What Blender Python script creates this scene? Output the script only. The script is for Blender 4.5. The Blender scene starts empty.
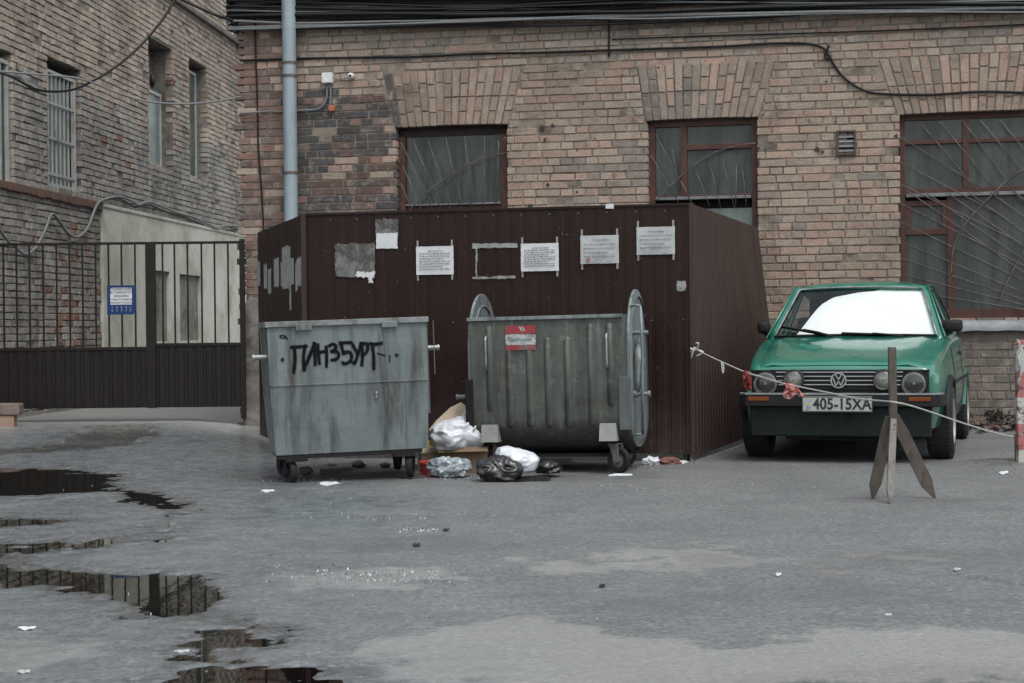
import bpy, bmesh, math, random
import numpy as np
from mathutils import Vector, Matrix, noise as mn
random.seed(7)
scene = bpy.context.scene
COL = scene.collection
R = math.radians
# ---------------------------------------------------------------- camera geometry
F = 1700.0; CH = 1.06; HY = 327.0; ROLL = 0.010
def at(px, py, d):
    """point of the place seen at that pixel when it stands d metres away"""
    xc = (px-512) - ROLL*(py-341.5); yc = (py-HY) + ROLL*(px-512)
    return Vector((xc*d/F, d, CH - yc*d/F))
def ground_at(px, py, z=0.0):
    yc = (py-HY) + ROLL*(px-512)
    return at(px, py, (CH-z)*F/yc)
# ---------------------------------------------------------------- scene helpers
def tag(o, label=None, cat=None, group=None, kind=None):
    if label: o['label'] = label
    if cat: o['category'] = cat
    if group: o['group'] = group
    if kind: o['kind'] = kind
    return o
def empty(name, loc=(0,0,0), rz=0, label=None, cat=None, group=None, rot=None):
    o = bpy.data.objects.new(name, None); COL.objects.link(o)
    o.location = loc; o.rotation_euler = rot if rot else (0,0,rz)
    o.empty_display_size = .1
    return tag(o, label, cat, group)
def link_mesh(name, me, mat, parent=None, smooth=False):
    for p in me.polygons: p.use_smooth = smooth
    mats = mat if isinstance(mat, (list, tuple)) else [mat]
    for m in mats: me.materials.append(m)
    o = bpy.data.objects.new(name, me); COL.objects.link(o)
    if parent: o.parent = parent
    return o
def copy_tree(o, parent=None):
    c = o.copy(); COL.objects.link(c)
    if parent: c.parent = parent
    for ch in list(o.children): copy_tree(ch, c)
    return c
class MB:
    """collects shapes, links them as one mesh object"""
    def __init__(s): s.v=[]; s.f=[]; s.mi=[]; s.col=[]
    def add(s, vs, fs, mi=0, col=None):
        n=len(s.v); s.v += [tuple(v) for v in vs]
        for f in fs:
            s.f.append(tuple(i+n for i in f)); s.mi.append(mi); s.col.append(col or (1,1,1,1))
        return s
    def box(s, x0,x1,y0,y1,z0,z1, mi=0, col=None, b=0.0, M=None):
        if b<=0:
            vs=[(x0,y0,z0),(x1,y0,z0),(x1,y1,z0),(x0,y1,z0),(x0,y0,z1),(x1,y0,z1),(x1,y1,z1),(x0,y1,z1)]
            fs=[(0,3,2,1),(4,5,6,7),(0,1,5,4),(1,2,6,5),(2,3,7,6),(3,0,4,7)]
        else:
            b=min(b,(x1-x0)*.45,(y1-y0)*.45,(z1-z0)*.45)
            bm=bmesh.new(); bmesh.ops.create_cube(bm,size=1)
            for v in bm.verts: v.co=Vector(((x0+x1)/2+v.co.x*(x1-x0),(y0+y1)/2+v.co.y*(y1-y0),(z0+z1)/2+v.co.z*(z1-z0)))
            bmesh.ops.bevel(bm,geom=bm.edges[:],offset=b,segments=2,affect='EDGES',profile=.6)
            bm.verts.index_update(); vs=[v.co.copy() for v in bm.verts]; fs=[[v.index for v in f.verts] for f in bm.faces]; bm.free()
        if M is not None: vs=[M@Vector(v) for v in vs]
        return s.add(vs,fs,mi,col)
    def beam(s, a, b, w, h, up=(0,0,1), mi=0, taper=1.0, bev=0):
        a=Vector(a); b=Vector(b); d=(b-a); L=d.length; d.normalize(); u=Vector(up)
        if abs(d.dot(u))>.98: u=Vector((0,1,0))
        r=d.cross(u).normalized(); u=r.cross(d).normalized()
        M=Matrix((r.to_4d()[:3]+(0,), d.to_4d()[:3]+(0,), u.to_4d()[:3]+(0,), (0,0,0,1))).transposed()
        M.translation=a
        return s.box(-w/2,w/2,0,L,-h/2,h/2,mi,b=bev,M=M)
    def tube(s, pts, r, n=8, mi=0, caps=True):
        pts=[Vector(p) for p in pts]; N=len(pts); vs=[]; fs=[]
        rr = r if isinstance(r,(list,tuple)) else [r]*N
        prev=None
        for i,p in enumerate(pts):
            t=(pts[min(i+1,N-1)]-pts[max(i-1,0)])
            if t.length<1e-9: t=Vector((0,0,1))
            t.normalize()
            if prev is None:
                a=Vector((0,0,1)) if abs(t.z)<.9 else Vector((1,0,0))
                a=(a-t*a.dot(t)).normalized()
            else: a=(prev-t*prev.dot(t)).normalized()
            prev=a; b=t.cross(a)
            for k in range(n):
                q=2*math.pi*k/n; vs.append(p+(a*math.cos(q)+b*math.sin(q))*rr[i])
        for i in range(N-1):
            for k in range(n):
                fs.append((i*n+k,i*n+(k+1)%n,(i+1)*n+(k+1)%n,(i+1)*n+k))
        if caps: fs.append(tuple(range(n))[::-1]); fs.append(tuple((N-1)*n+k for k in range(n)))
        return s.add(vs,fs,mi)
    def lathe(s, prof, c=(0,0,0), axis='z', n=24, mi=0, M=None):
        """prof: list of (radius, height)"""
        vs=[];fs=[]
        for (r,h) in prof:
            for k in range(n):
                q=2*math.pi*k/n; a,b=r*math.cos(q),r*math.sin(q)
                v={'z':(a,b,h),'x':(h,a,b),'y':(a,h,b)}[axis]
                vs.append(Vector(v)+Vector(c))
        for i in range(len(prof)-1):
            for k in range(n): fs.append((i*n+k,i*n+(k+1)%n,(i+1)*n+(k+1)%n,(i+1)*n+k))
        if M is not None: vs=[M@v for v in vs]
        return s.add(vs,fs,mi)
    def prism(s, poly, y0, y1, mi=0, plane='xz', col=None):
        n=len(poly)
        mk={'xz':lambda a,b,h:(a,h,b),'yz':lambda a,b,h:(h,a,b),'xy':lambda a,b,h:(a,b,h)}[plane]
        vs=[mk(a,b,y0) for a,b in poly]+[mk(a,b,y1) for a,b in poly]
        fs=[tuple(range(n)),tuple(range(2*n-1,n-1,-1))]+[(i,i+n,(i+1)%n+n,(i+1)%n) for i in range(n)]
        return s.add(vs,fs,mi,col)
    def quad(s,a,b,c,d,mi=0): return s.add([a,b,c,d],[(0,1,2,3)],mi)
    def mesh(s,name):
        me=bpy.data.meshes.new(name); me.from_pydata(s.v,[],s.f); me.update()
        return me
    def build(s,name,mat,parent=None,smooth=False,fix=True,bevel=0,auto=None,colors=False):
        me=s.mesh(name)
        if fix:
            bm=bmesh.new(); bm.from_mesh(me); bmesh.ops.recalc_face_normals(bm,faces=bm.faces); bm.to_mesh(me); bm.free()
        me.polygons.foreach_set('material_index',s.mi)
        if colors:
            at_=me.attributes.new('bcol','FLOAT_COLOR','FACE')
            at_.data.foreach_set('color',np.array(s.col,dtype=np.float32).ravel())
        o=link_mesh(name,me,mat,parent,smooth)
        if bevel:
            m=o.modifiers.new('b','BEVEL'); m.width=bevel; m.segments=2; m.limit_method='ANGLE'; m.angle_limit=R(40)
        if auto:
            me.polygons.foreach_set('use_smooth',[True]*len(me.polygons))
            me.set_sharp_from_angle(angle=R(auto))
        return o
def arc(cx,cz,r,a0,a1,n,rz=None):
    rz=rz or r
    return [(cx+r*math.cos(R(a0+(a1-a0)*i/n)),cz+rz*math.sin(R(a0+(a1-a0)*i/n))) for i in range(n+1)]
def spline(pts,n=8):
    """catmull-rom through points"""
    P=[Vector(p) for p in pts]; out=[]
    for i in range(len(P)-1):
        p0=P[max(i-1,0)];p1=P[i];p2=P[i+1];p3=P[min(i+2,len(P)-1)]
        for k in range(n):
            t=k/n; out.append(.5*((2*p1)+(p2-p0)*t+(2*p0-5*p1+4*p2-p3)*t*t+(3*p1-p0-3*p2+p3)*t**3))
    out.append(P[-1]); return out
# ---------------------------------------------------------------- materials
class NT:
    def __init__(s,name):
        s.m=bpy.data.materials.new(name); s.m.use_nodes=True; s.t=s.m.node_tree; s.t.nodes.clear()
        s.out=s.n('ShaderNodeOutputMaterial'); s.p=s.n('ShaderNodeBsdfPrincipled'); s.l(s.p.outputs[0],s.out.inputs[0])
        s.tc=s.n('ShaderNodeTexCoord')
    def n(s,ty,**kw):
        nd=s.t.nodes.new(ty)
        for k,v in kw.items():
            if k in nd.inputs: nd.inputs[k].default_value=v
            else: setattr(nd,k,v)
        return nd
    def l(s,a,b): s.t.links.new(a,b)
    def mapped(s,scale=(1,1,1),src='Object',loc=(0,0,0)):
        m=s.n('ShaderNodeMapping'); m.inputs['Scale'].default_value=scale; m.inputs['Location'].default_value=loc
        s.l(s.tc.outputs[src],m.inputs[0]); return m.outputs[0]
    def noise(s,scale,detail=4,rough=.6,vec=None,dist=0.0):
        nd=s.n('ShaderNodeTexNoise',Scale=scale,Detail=detail,Roughness=rough,Distortion=dist)
        s.l(vec or s.tc.outputs['Object'],nd.inputs['Vector']); return nd.outputs['Fac']
    def ramp(s,fac,stops):
        r=s.n('ShaderNodeValToRGB'); e=r.color_ramp.elements
        while len(e)<len(stops): e.new(.5)
        for el,(p,c) in zip(e,stops):
            el.position=p; el.color=c if len(c)==4 else (*c,1)
        s.l(fac,r.inputs[0]); return r.outputs[0]
    def mask(s,fac,a,b,lo=0.0,hi=1.0):
        m=s.n('ShaderNodeMapRange'); m.inputs[1].default_value=a; m.inputs[2].default_value=b
        m.inputs[3].default_value=lo; m.inputs[4].default_value=hi
        s.l(fac,m.inputs[0]); return m.outputs[0]
    def mix(s,fac,a,b,mode='MIX'):
        m=s.n('ShaderNodeMix',data_type='RGBA',blend_type=mode)
        for inp,v in ((m.inputs[0],fac),(m.inputs[6],a),(m.inputs[7],b)):
            if hasattr(v,'node'): s.l(v,inp)
            elif isinstance(v,(int,float)): inp.default_value=v
            else: inp.default_value=(*v,1) if len(v)==3 else v
        return m.outputs[2]
    def math(s,op,a,b=0.0,clamp=False):
        m=s.n('ShaderNodeMath',operation=op,use_clamp=clamp)
        for i,v in enumerate((a,b)):
            if hasattr(v,'node'): s.l(v,m.inputs[i])
            else: m.inputs[i].default_value=v
        return m.outputs[0]
    def attr(s,name,out='Fac'):
        a=s.n('ShaderNodeAttribute',attribute_name=name); return a.outputs[out]
    def bump(s,h,dist,strength=1.0,prev=None):
        b=s.n('ShaderNodeBump',Distance=dist,Strength=strength); s.l(h,b.inputs['Height'])
        if prev: s.l(prev,b.inputs['Normal'])
        return b.outputs[0]
    def fin(s,color=None,rough=None,normal=None,metal=None,**kw):
        for k,v in (('Base Color',color),('Roughness',rough),('Normal',normal),('Metallic',metal)):
            if v is None: continue
            if hasattr(v,'node'): s.l(v,s.p.inputs[k])
            elif isinstance(v,(int,float)): s.p.inputs[k].default_value=v
            else: s.p.inputs[k].default_value=(*v,1)
        for k,v in kw.items(): s.p.inputs[k].default_value=v
        return s.m
def worn(name,c1,c2,dirt=None,rough=.6,metal=0,sc=6,dirt_sc=2.0,dirt_a=.55,dirt_b=.72,streak=False,bump=.002,bsc=40,rvar=.15,fine=0.25):
    """a surface with two tones, a fine grain, grime patches (streaked downwards if wished) and a small relief"""
    t=NT(name)
    n1=t.noise(sc,5,.65); c=t.mix(t.mask(n1,.35,.65),c1,c2)
    n0=t.noise(sc*14,3,.7); c=t.mix(t.mask(n0,.3,.7,0,fine),c,tuple(x*.45 for x in c1))
    if dirt:
        v=t.mapped((dirt_sc*5,dirt_sc*5,dirt_sc*.5)) if streak else t.mapped((dirt_sc,)*3)
        n2=t.noise(1.0,6,.7,v,.4); k=t.mask(n2,dirt_a,dirt_b)
        c=t.mix(k,c,dirt)
    nr=t.noise(sc*2.3,4,.6); rg=t.mask(nr,.3,.7,max(.03,rough-rvar),min(1,rough+rvar))
    nb=t.noise(bsc,4,.6); nn=t.bump(nb,bump,.6)
    nb2=t.noise(3.0,3,.5); nn=t.bump(nb2,bump*4,.3,nn)
    t.p.inputs['Specular IOR Level'].default_value=.3
    return t.fin(c,rg,nn,metal)
def plain(name,c,rough=.5,metal=0,**kw):
    t=NT(name); n=t.noise(30,3,.6); cc=t.mix(t.mask(n,.3,.7),c,tuple(x*.72 for x in c))
    t.p.inputs['Specular IOR Level'].default_value=.2
    return t.fin(cc,rough,None,metal,**kw)
SKY_S=.15; SUN_S=1.5
# ================================================================= MATERIALS OF THE WALLS
def brick_mat(name,soot=(.035,.032,.03),soot_a=.55,soot_b=.75,pale=(.36,.33,.29),pale_a=.60,bump=.006,mott=.6):
    t=NT(name); col=t.attr('bcol','Color')
    n1=t.noise(22,5,.7); c=t.mix(t.mask(n1,.25,.75,.0,.55),col,t.mix(.5,col,(.10,.085,.075)))
    n3=t.noise(60,3,.7); c=t.mix(t.mask(n3,.50,.70,0,.55),c,(.05,.042,.038))
    n7=t.noise(11,6,.75); c=t.mix(t.mask(n7,.52,.66,0,mott),c,t.mix(.55,col,(.42,.39,.34)),); n8=t.noise(8,6,.75,t.mapped((1,1,1.6),loc=(5,2,1))); c=t.mix(t.mask(n8,.54,.68,0,mott),c,t.mix(.6,col,(.07,.062,.057)))
    n4=t.noise(2.1,6,.7,t.mapped((1,1,1.3))); c=t.mix(t.mask(n4,soot_a,soot_b,0,.8),c,soot)
    n5=t.noise(3.3,6,.75,t.mapped((1.5,1,.8),loc=(3,1,7))); c=t.mix(t.mask(n5,pale_a,pale_a+.12,0,.6),c,pale)
    v=t.mapped((5,5,.35)); n6=t.noise(1.0,5,.7,v); c=t.mix(t.mask(n6,.56,.78,0,.45),c,(.05,.045,.04))
    nb=t.noise(45,5,.75); nn=t.bump(nb,bump,.8); nn=t.bump(t.noise(9,3,.6),bump*2,.4,nn)
    t.fin(c,.88,nn); t.p.inputs['Specular IOR Level'].default_value=.25; return t.m
def mortar_mat(name,c1,c2,dark):
    t=NT(name); c=t.mix(t.mask(t.noise(7,6,.7),.35,.65),c1,c2)
    c=t.mix(t.mask(t.noise(2.1,6,.7),.5,.66,0,.85),c,dark)
    t.fin(c,.95,t.bump(t.noise(50,4,.7),.008,1.0)); return t.m
M_brick=brick_mat('brick masonry')
M_mortar=mortar_mat('mortar',(.24,.20,.16),(.12,.10,.08),(.05,.042,.036))
M_brick2=brick_mat('weathered brick masonry',soot_a=.50,soot_b=.72,pale=(.33,.31,.28),pale_a=.52,bump=.008,mott=.85)
M_mortar2=mortar_mat('eroded mortar',(.21,.195,.17),(.12,.11,.10),(.05,.045,.04))
M_stucco=worn('grey stucco',(.52,.52,.46),(.44,.445,.39),(.27,.265,.21),.9,0,1.1,.9,.46,.66,False,.004,30)
M_plaster=worn('dirty plaster',(.22,.20,.18),(.12,.11,.10),(.05,.045,.04),.95,0,5,3,.45,.65,False,.006,40)
M_frame=worn('brown painted timber',(.085,.035,.028),(.05,.024,.02),(.12,.09,.08),.55,0,8,6,.58,.75,True,.001,60)
M_frameshade=worn('shade dark timber',(.03,.018,.016),(.016,.012,.011),None,.7,0,8)  # for the window head: shadow of the recess painted into the timber
M_dark=plain('dark recess',(.006,.006,.006),.9)
def pane_mat(name,c1,c2,c3,rough=.22):
    t=NT(name); v=t.mapped((9,9,.8)); n=t.noise(1.0,6,.7,v,.3)
    c=t.mix(t.mask(n,.38,.68),c1,c2); n2=t.noise(2.2,5,.7); c=t.mix(t.mask(n2,.45,.7,0,.6),c,c3)
    n3=t.noise(40,3,.6); c=t.mix(t.mask(n3,.62,.75,0,.35),c,c2)
    t.fin(c,t.mask(n2,.3,.7,rough*.5,rough*1.8)); t.p.inputs['IOR'].default_value=1.5; return t.m
M_pane=pane_mat('dusty window glass',(.018,.022,.022),(.060,.070,.066),(.011,.014,.015))
M_pane2=pane_mat('pale dusty glass',(.10,.125,.125),(.18,.205,.20),(.07,.085,.085))
M_rust=worn('rusty steel rod',(.075,.052,.045),(.15,.135,.125),(.035,.026,.022),.65,.1,12)
M_zinc=worn('zinc sheet',(.20,.205,.215),(.14,.145,.155),(.08,.075,.07),.5,.3,4,2,.55,.7)
M_cable=plain('black cable rubber',(.012,.012,.013),.45)
M_cablegrey=plain('grey cable sheath',(.16,.165,.17),.5)
M_white=plain('white plastic',(.62,.62,.60),.5)
# ================================================================= BRICKLAYING
def brick_quad(mb,P,y0,b,col,rj,back=.10,lift=.004):
    """P: four corners (x,z) counter-clockwise seen from the street; front face at y0"""
    cx=sum(p[0] for p in P)/4; cz=sum(p[1] for p in P)/4
    o=[(p[0]+random.uniform(-rj,rj),p[1]+random.uniform(-rj,rj)) for p in P]
    ins=[]
    for (x,z) in o:
        dx,dz=cx-x,cz-z; L=math.hypot(dx,dz) or 1
        k=b*random.uniform(.6,1.5); sx=k if dx>0 else -k; sz=k if dz>0 else -k
        if abs(dx)<k*1.2: sx=dx*.5
        if abs(dz)<k*1.2: sz=dz*.5
        ins.append((x+sx,z+sz))
    vs=[(x,y0+lift+b,z) for x,z in o]+[(x,y0+random.uniform(-rj,rj)*.5,z) for x,z in ins]+[(x,back,z) for x,z in o]
    fs=[(4,5,6,7)]+[(i,(i+1)%4,(i+1)%4+4,i+4) for i in range(4)]+[(i,i+8,(i+1)%4+8,(i+1)%4) for i in range(4)]
    mb.add(vs,fs,0,col)
def clip(iv,holes):
    out=[iv]
    for (a,b) in holes:
        nx=[]
        for (p,q) in out:
            if b<=p or a>=q: nx.append((p,q)); continue
            if a-p>.03: nx.append((p,a))
            if q-b>.03: nx.append((b,q))
        out=nx
    return out
def lay(mb,x0,x1,z0,z1,course,mort,holes,colf,y0f,rj,b,missing=0.0,L=.25,seedpat=0,back=.10,edge0=0.0):
    """holes(zmid) -> list of (xa,xb)"""
    row=0; z=z0
    while z<z1:
        zb=z+course-mort; zm=(z+zb)/2; hs=holes(zm)
        x=x0+(0 if row%2 else -.06)-random.uniform(0,.02)+(random.uniform(-edge0,edge0) if edge0 else 0); k=0; header=(row%2==0)
        xs=x
        while x<x1:
            if row%2==0: ln=.12 if (k%5) else .245
            else: ln=L if (k%7 and random.random()>.12) else .12
            if random.random()<.08: ln=.12 if ln>.2 else .25
            xe=min(x+ln,x1)
            for (p,q) in clip((x,xe),hs):
                if q-p<.02: continue
                if random.random()<missing: continue
                rs=random.uniform(0,.003)
                wob=.004*math.sin(x*2.1+row)*0
                brick_quad(mb,[(p,z+rs),(q,z+rs),(q,zb-rs*.5),(p,zb)],y0f(x,zm),b,colf(x,zm),rj,back)
            x=xe+mort*random.uniform(.7,1.4); k+=1
        z+=course; row+=1
def mortar_sheet(mb,x0,x1,z0,z1,rects,y,depth,mi=1):
    """flat sheet with rectangular openings, and the reveals of those openings"""
    xs=sorted({x0,x1,*[r[0] for r in rects],*[r[1] for r in rects]}); zs=sorted({z0,z1,*[r[2] for r in rects],*[r[3] for r in rects]})
    xs=[x for x in xs if x0<=x<=x1]; zs=[z for z in zs if z0<=z<=z1]
    for i in range(len(xs)-1):
        for j in range(len(zs)-1):
            cx=(xs[i]+xs[i+1])/2; cz=(zs[j]+zs[j+1])/2
            if any(r[0]<cx<r[1] and r[2]<cz<r[3] for r in rects): continue
            mb.add([(xs[i],y,zs[j]),(xs[i+1],y,zs[j]),(xs[i+1],y,zs[j+1]),(xs[i],y,zs[j+1])],[(0,1,2,3)],mi)
    for (a,b,c,d) in rects:
        for q in ([(a,y,c),(a,depth,c),(a,depth,d),(a,y,d)],[(b,y,c),(b,y,d),(b,depth,d),(b,depth,c)],
                  [(a,y,c),(b,y,c),(b,depth,c),(a,depth,c)],[(a,y,d),(a,depth,d),(b,depth,d),(b,y,d)]):
            mb.add(q,[(0,1,2,3)],mi)
def nz(x,y,z=0,s=1): return mn.fractal(Vector((x*s,y*s,z)),1.0,2.0,4)   # about -1..1
def pick(pal,r):
    i=int(r*len(pal))%len(pal); c=pal[i]; k=random.uniform(.90,1.10)
    return (c[0]*k,c[1]*k,c[2]*k,1)
# ================================================================= FRONT BUILDING
D0=17.43; TW=.221; THW=math.atan(TW)
BLD=empty('brick_building',(0,D0,0),-THW,'pale red and tan brick building with flat brick arches over its barred windows','building')
def fw(px,py):
    """point of the facade under that pixel, as (along, height)"""
    xc=(px-512)-ROLL*(py-341.5); X=xc*D0/(F+TW*xc); d=D0-TW*X
    return X/math.cos(THW), at(px,py,d).z
def fwp(px,py,off=0.0):
    t,z=fw(px,py); return Vector((t*math.cos(THW)-off*math.sin(THW), D0-t*math.sin(THW)-off*math.cos(THW), z))
def fl(px,py,off=0.0):
    t,z=fw(px,py); return Vector((t,-off,z))
xL=fw(243,200)[0]; xR=6.9; ZT=5.3
W1=(fw(397,170)[0],fw(507,170)[0],fw(452,240)[1]-.6,fw(452,126)[1])
W2=(fw(648,170)[0],fw(757,170)[0],fw(700,240)[1]-.6,fw(703,119)[1])
W3=(fw(900,200)[0],fw(1058,200)[0],fw(980,319)[1],fw(980,112)[1])
WINS=[W1,W2,W3]
arches=[]   # (bottom-left, bottom-right, top-left, top-right) as x ; z0,z1
for (a,b,c,d),(ta,tb,ty) in zip(WINS,((383,522,70),(637,775,63),(878,1082,54))):
    arches.append((a-.02,b+.02,fw(ta,ty)[0],fw(tb,ty)[0],d,fw((ta+tb)/2,ty)[1]))
def fholes(z):
    h=[(a,b) for (a,b,c,d) in WINS if c<z<d]
    for (a,b,ta,tb,z0,z1) in arches:
        if z0-.03<z<z1:
            k=(z-z0)/(z1-z0); h.append((a+(ta-a)*k-.008,b+(tb-b)*k+.008))
    return h
PAL_A=[(.42,.30,.24),(.39,.275,.22),(.42,.325,.26),(.40,.305,.245),(.36,.28,.225),(.42,.285,.23),(.34,.265,.215),(.39,.31,.25)]
PAL_D=[(.055,.052,.054),(.07,.062,.062),(.045,.043,.046),(.10,.06,.052),(.05,.05,.055)]
PAL_R=[(.18,.11,.09),(.14,.09,.08),(.20,.115,.09),(.12,.085,.078),(.24,.16,.125),(.16,.12,.105)]
PAL_G=[(.25,.21,.18),(.22,.185,.16),(.27,.22,.185),(.20,.17,.15)]
xa,za=fw(297,100); xb,zb=fw(388,215); xm=fw(360,100)[0]
xleft=fw(300,100)[0]
def fcol(x,z):
    n=nz(x,z,3.0,.9); r=random.random()
    k=nz(x,z,9.0,1.7)
    if xa-.2<x<xb+.15 and z<za+.05+.1*k:
        e=(x-xm)/.45+.5*k
        if e<1.1 and random.random()<.97-.4*max(0,e): return pick(PAL_D,r) if random.random()<.85 else pick(PAL_R,r)
    if x<xleft+.25*k: return pick(PAL_R,r) if random.random()<.8 else pick(PAL_A,r)
    if z<1.05+.1*k:
        c=pick(PAL_G,r); return (c[0]*.62,c[1]*.64,c[2]*.66,1)
    if z>fw(512,62)[1]+.03*k and random.random()<.35: return pick(PAL_G,r)
    c=pick(PAL_A,r)
    if n>.35 and random.random()<.6: return pick(PAL_G,r)
    g=.78+.25*n; m=(c[0]+c[1]+c[2])/3; s=.12*max(0,-k)
    return (c[0]*g,c[1]*g,c[2]*g,1)
def fy(x,z): return random.uniform(0,.006)+(.02 if random.random()<.03 else 0)
wall=MB()
lay(wall,xL,xR,0.0,ZT,.0795,.0105,fholes,fcol,fy,.0018,.0035,missing=.004,edge0=.035)
for (a,b,ta,tb,z0,z1) in arches:
    n=int((b-a)/.073)
    for i in range(n):
        cuts=[0,.24,.5,.74,1] if i%2 else [0,.5,1]
        if random.random()<.3: cuts=[0,.36,.62,1] if i%2 else [0,.27,.77,1]
        tint=.85+.3*random.random()
        for j in range(len(cuts)-1):
            k0,k1=cuts[j]+.006,cuts[j+1]-.012
            def X(i_,k): lo=a+(b-a)*i_/n; hi=ta+(tb-ta)*i_/n; return lo+(hi-lo)*k
            g=.006
            P=[(X(i,k0)+g,z0+(z1-z0)*k0),(X(i+1,k0)-g,z0+(z1-z0)*k0),(X(i+1,k1)-g,z0+(z1-z0)*k1),(X(i,k1)+g,z0+(z1-z0)*k1)]
            P=[(p[0],p[1]+.012*(1-((i+.5)/n*2-1)**2)-.006) for p in P]
            c=fcol((P[0][0]+P[1][0])/2,max(1.4,P[0][1])); c=tuple(v*(.80+.28*(tint-.85)/.3) for v in c[:3])+(1,)
            brick_quad(wall,P,random.uniform(-.004,.004),.0035,c,.002,.14)
mortar_sheet(wall,xL+.03,xR,0,ZT,[(a-.012,b+.012,c-.01,d+.012) for a,b,c,d in WINS],.0105,.16)
# the rest of the block, behind the facade
wall.box(xL+.03,xR,.45,6.0,0,ZT,1)
wall.box(xL+.03,xR,.0107,.45,ZT-.02,ZT,1)
wall.box(xL+.028,xL+.04,.0107,.46,0,ZT,1)
rh=random.Random(21)
for (px_,py_,r_) in [(542,128,.03),(553,126,.025),(545,140,.02),(577,150,.012),(577,192,.015),(530,207,.03),(548,185,.02),(763,115,.014),(765,150,.012),(835,122,.012),(818,62,.01),(826,82,.012),(300,195,.014),(338,197,.012),(270,203,.012),(817,150,.03),(822,152,.02),(790,92,.01),(860,98,.012),(896,136,.02),(583,104,.012)]+[(rh.uniform(300,1020),rh.uniform(35,320),rh.uniform(.005,.012)) for _ in range(60)]:
    q_=fl(px_,py_); 
    if any(a<q_.x<b and c<q_.z<d for a,b,c,d in WINS): continue
    P_=[(q_.x+r_*rh.uniform(.6,1.2)*math.cos(k*.785),-.0045,q_.z+r_*rh.uniform(.5,1.1)*math.sin(k*.785)) for k in range(8)]
    wall.add(P_,[tuple(range(8))],2)  # flat dark spots: smudges, and brick holes whose shade is only painted
wall_o=wall.build('wall',[M_brick,M_mortar,plain('hole shade and smudge',(.05,.044,.04),.95)],BLD,fix=False,colors=True)
# rendered foot of the corner
foot=MB()
x0=fw(243,350)[0]; x1=fw(262,350)[0]; z1_=fw(250,297)[1]
pts=[(x0,0.0),(x1,0.0),(x1,z1_-.1),(x1-.03,z1_-.02),(x0+.09,z1_),(x0+.05,z1_-.05),(x0,z1_-.12)]
foot.prism(pts,-.022,.01); foot.build('plaster_foot',M_plaster,BLD,bevel=.006)
# --- windows
def rail(mb,x0,x1,z0,z1,y0,y1,mi=0): mb.box(x0,x1,y0,y1,z0,z1,mi,b=.004)
def rods(mb,frame,rods_,y,r,curve=None):
    for (p,q) in rods_:
        a=fl(*p); b=fl(*q); mb.tube([(a.x,y,a.z),((a.x+b.x)/2+.004,y-.004,(a.z+b.z)/2),(b.x,y,b.z)],r,6)
# window 1
def window_obj(W,name='window'):
    a,b,c,d=W; f=MB(); yo=.10
    return f,a,b,c,d,yo
f,a,b,c,d,yo=window_obj(W1)
rail(f,a-.005,a+.065,c,d-.09,.085,.15); rail(f,b-.085,b+.005,c,d-.09,.085,.15); f.box(a-.005,b+.005,.12,.16,d-.09,d+.01,1)
zs=fw(452,204)[1]
rail(f,a+.065,b-.085,zs-.05,zs-.002,.11,.16)
w1=f.build('window',[M_frame,M_frameshade],BLD)
p=MB(); p.box(a+.06,b-.08,.135,.145,zs-.01,d-.085); p.build('pane',M_pane,w1)
p=MB(); p.box(a+.06,b-.08,.15,.16,c,zs-.048); p.build('pane',M_dark,w1)
p=MB(); p.box(a+.065,b-.085,.075,.13,zs-.006,zs+.012,b=.004); p.build('glazing_bar',M_zinc,w1)
g=MB()
rods(g,None,[((399,143),(421,210)),((413,138),(432,211)),((430,140),(441,211)),((446,140),(450,211)),((463,136),(471,211)),((484,137),(494,209)),((403,168),(410,211)),((400,184),(404,211))],-.0,.0045) if False else None
R1=[((400,142),(432,210)),((412,140),(441,210)),((428,142),(450,211)),((445,138),(460,210)),((464,136),(471,210)),((484,136),(482,210)),((498,140),(495,208)),((402,166),(421,211)),((400,183),(411,211)),((400,203),(405,211))]
rods(g,None,R1,.035,.0045)
cv=[fl(x,y) for x,y in ((408,211),(425,193),(450,175),(478,160),(507,152))]
g.tube(spline([(v.x,.026,v.z) for v in cv],6),.006,6)
g.build('grille',M_rust,w1,smooth=True)
# window 2
a,b,c,d=W2; f=MB()
xm1=fw(683,170)[0]; zr=fw(703,146)[1]; zl=fw(703,196)[1]
rail(f,a-.005,a+.06,c,d-.06,.085,.15); rail(f,b-.06,b+.005,c,d-.06,.085,.15); rail(f,a-.005,b+.005,d-.06,d+.01,.10,.16)
rail(f,xm1-.03,xm1+.03,zl+.02,d-.06,.09,.15); rail(f,xm1+.03,b-.06,zr-.028,zr+.028,.095,.15); rail(f,a+.06,b-.06,zl-.03,zl+.02,.09,.15)
w2=f.build('window',M_frame,BLD)
p=MB(); p.box(a+.055,xm1-.025,.135,.145,zl+.01,d-.055); p.build('pane',M_pane,w2)
p=MB(); p.box(xm1+.025,b-.055,.135,.145,zr+.02,d-.055); p.build('pane',M_pane,w2)
p=MB(); p.box(xm1+.025,b-.055,.135,.145,zl+.015,zr-.02); p.build('pane',M_pane,w2)
p=MB(); p.box(a+.055,b-.055,.135,.145,c,zl-.12); p.build('pane',M_pane2,w2)
p=MB(); p.box(a+.055,b-.055,.145,.16,zl-.12,zl-.028); p.build('recess_board',M_dark,w2)
p=MB(); p.box(a+.065,b-.07,.06,.12,zl-.028,zl+.002,b=.004); p.build('glazing_bar',M_zinc,w2)
g=MB()
rods(g,None,[((650,155),(678,202)),((655,134),(691,203)),((672,150),(678,190)),((681,182),(692,205)),((696,172),(709,206)),((709,163),(720,207)),((722,160),(734,208)),((736,165),(735,208)),((742,170),(746,208)),((757,196),(758,196.5))],.035,.0045)
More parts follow.
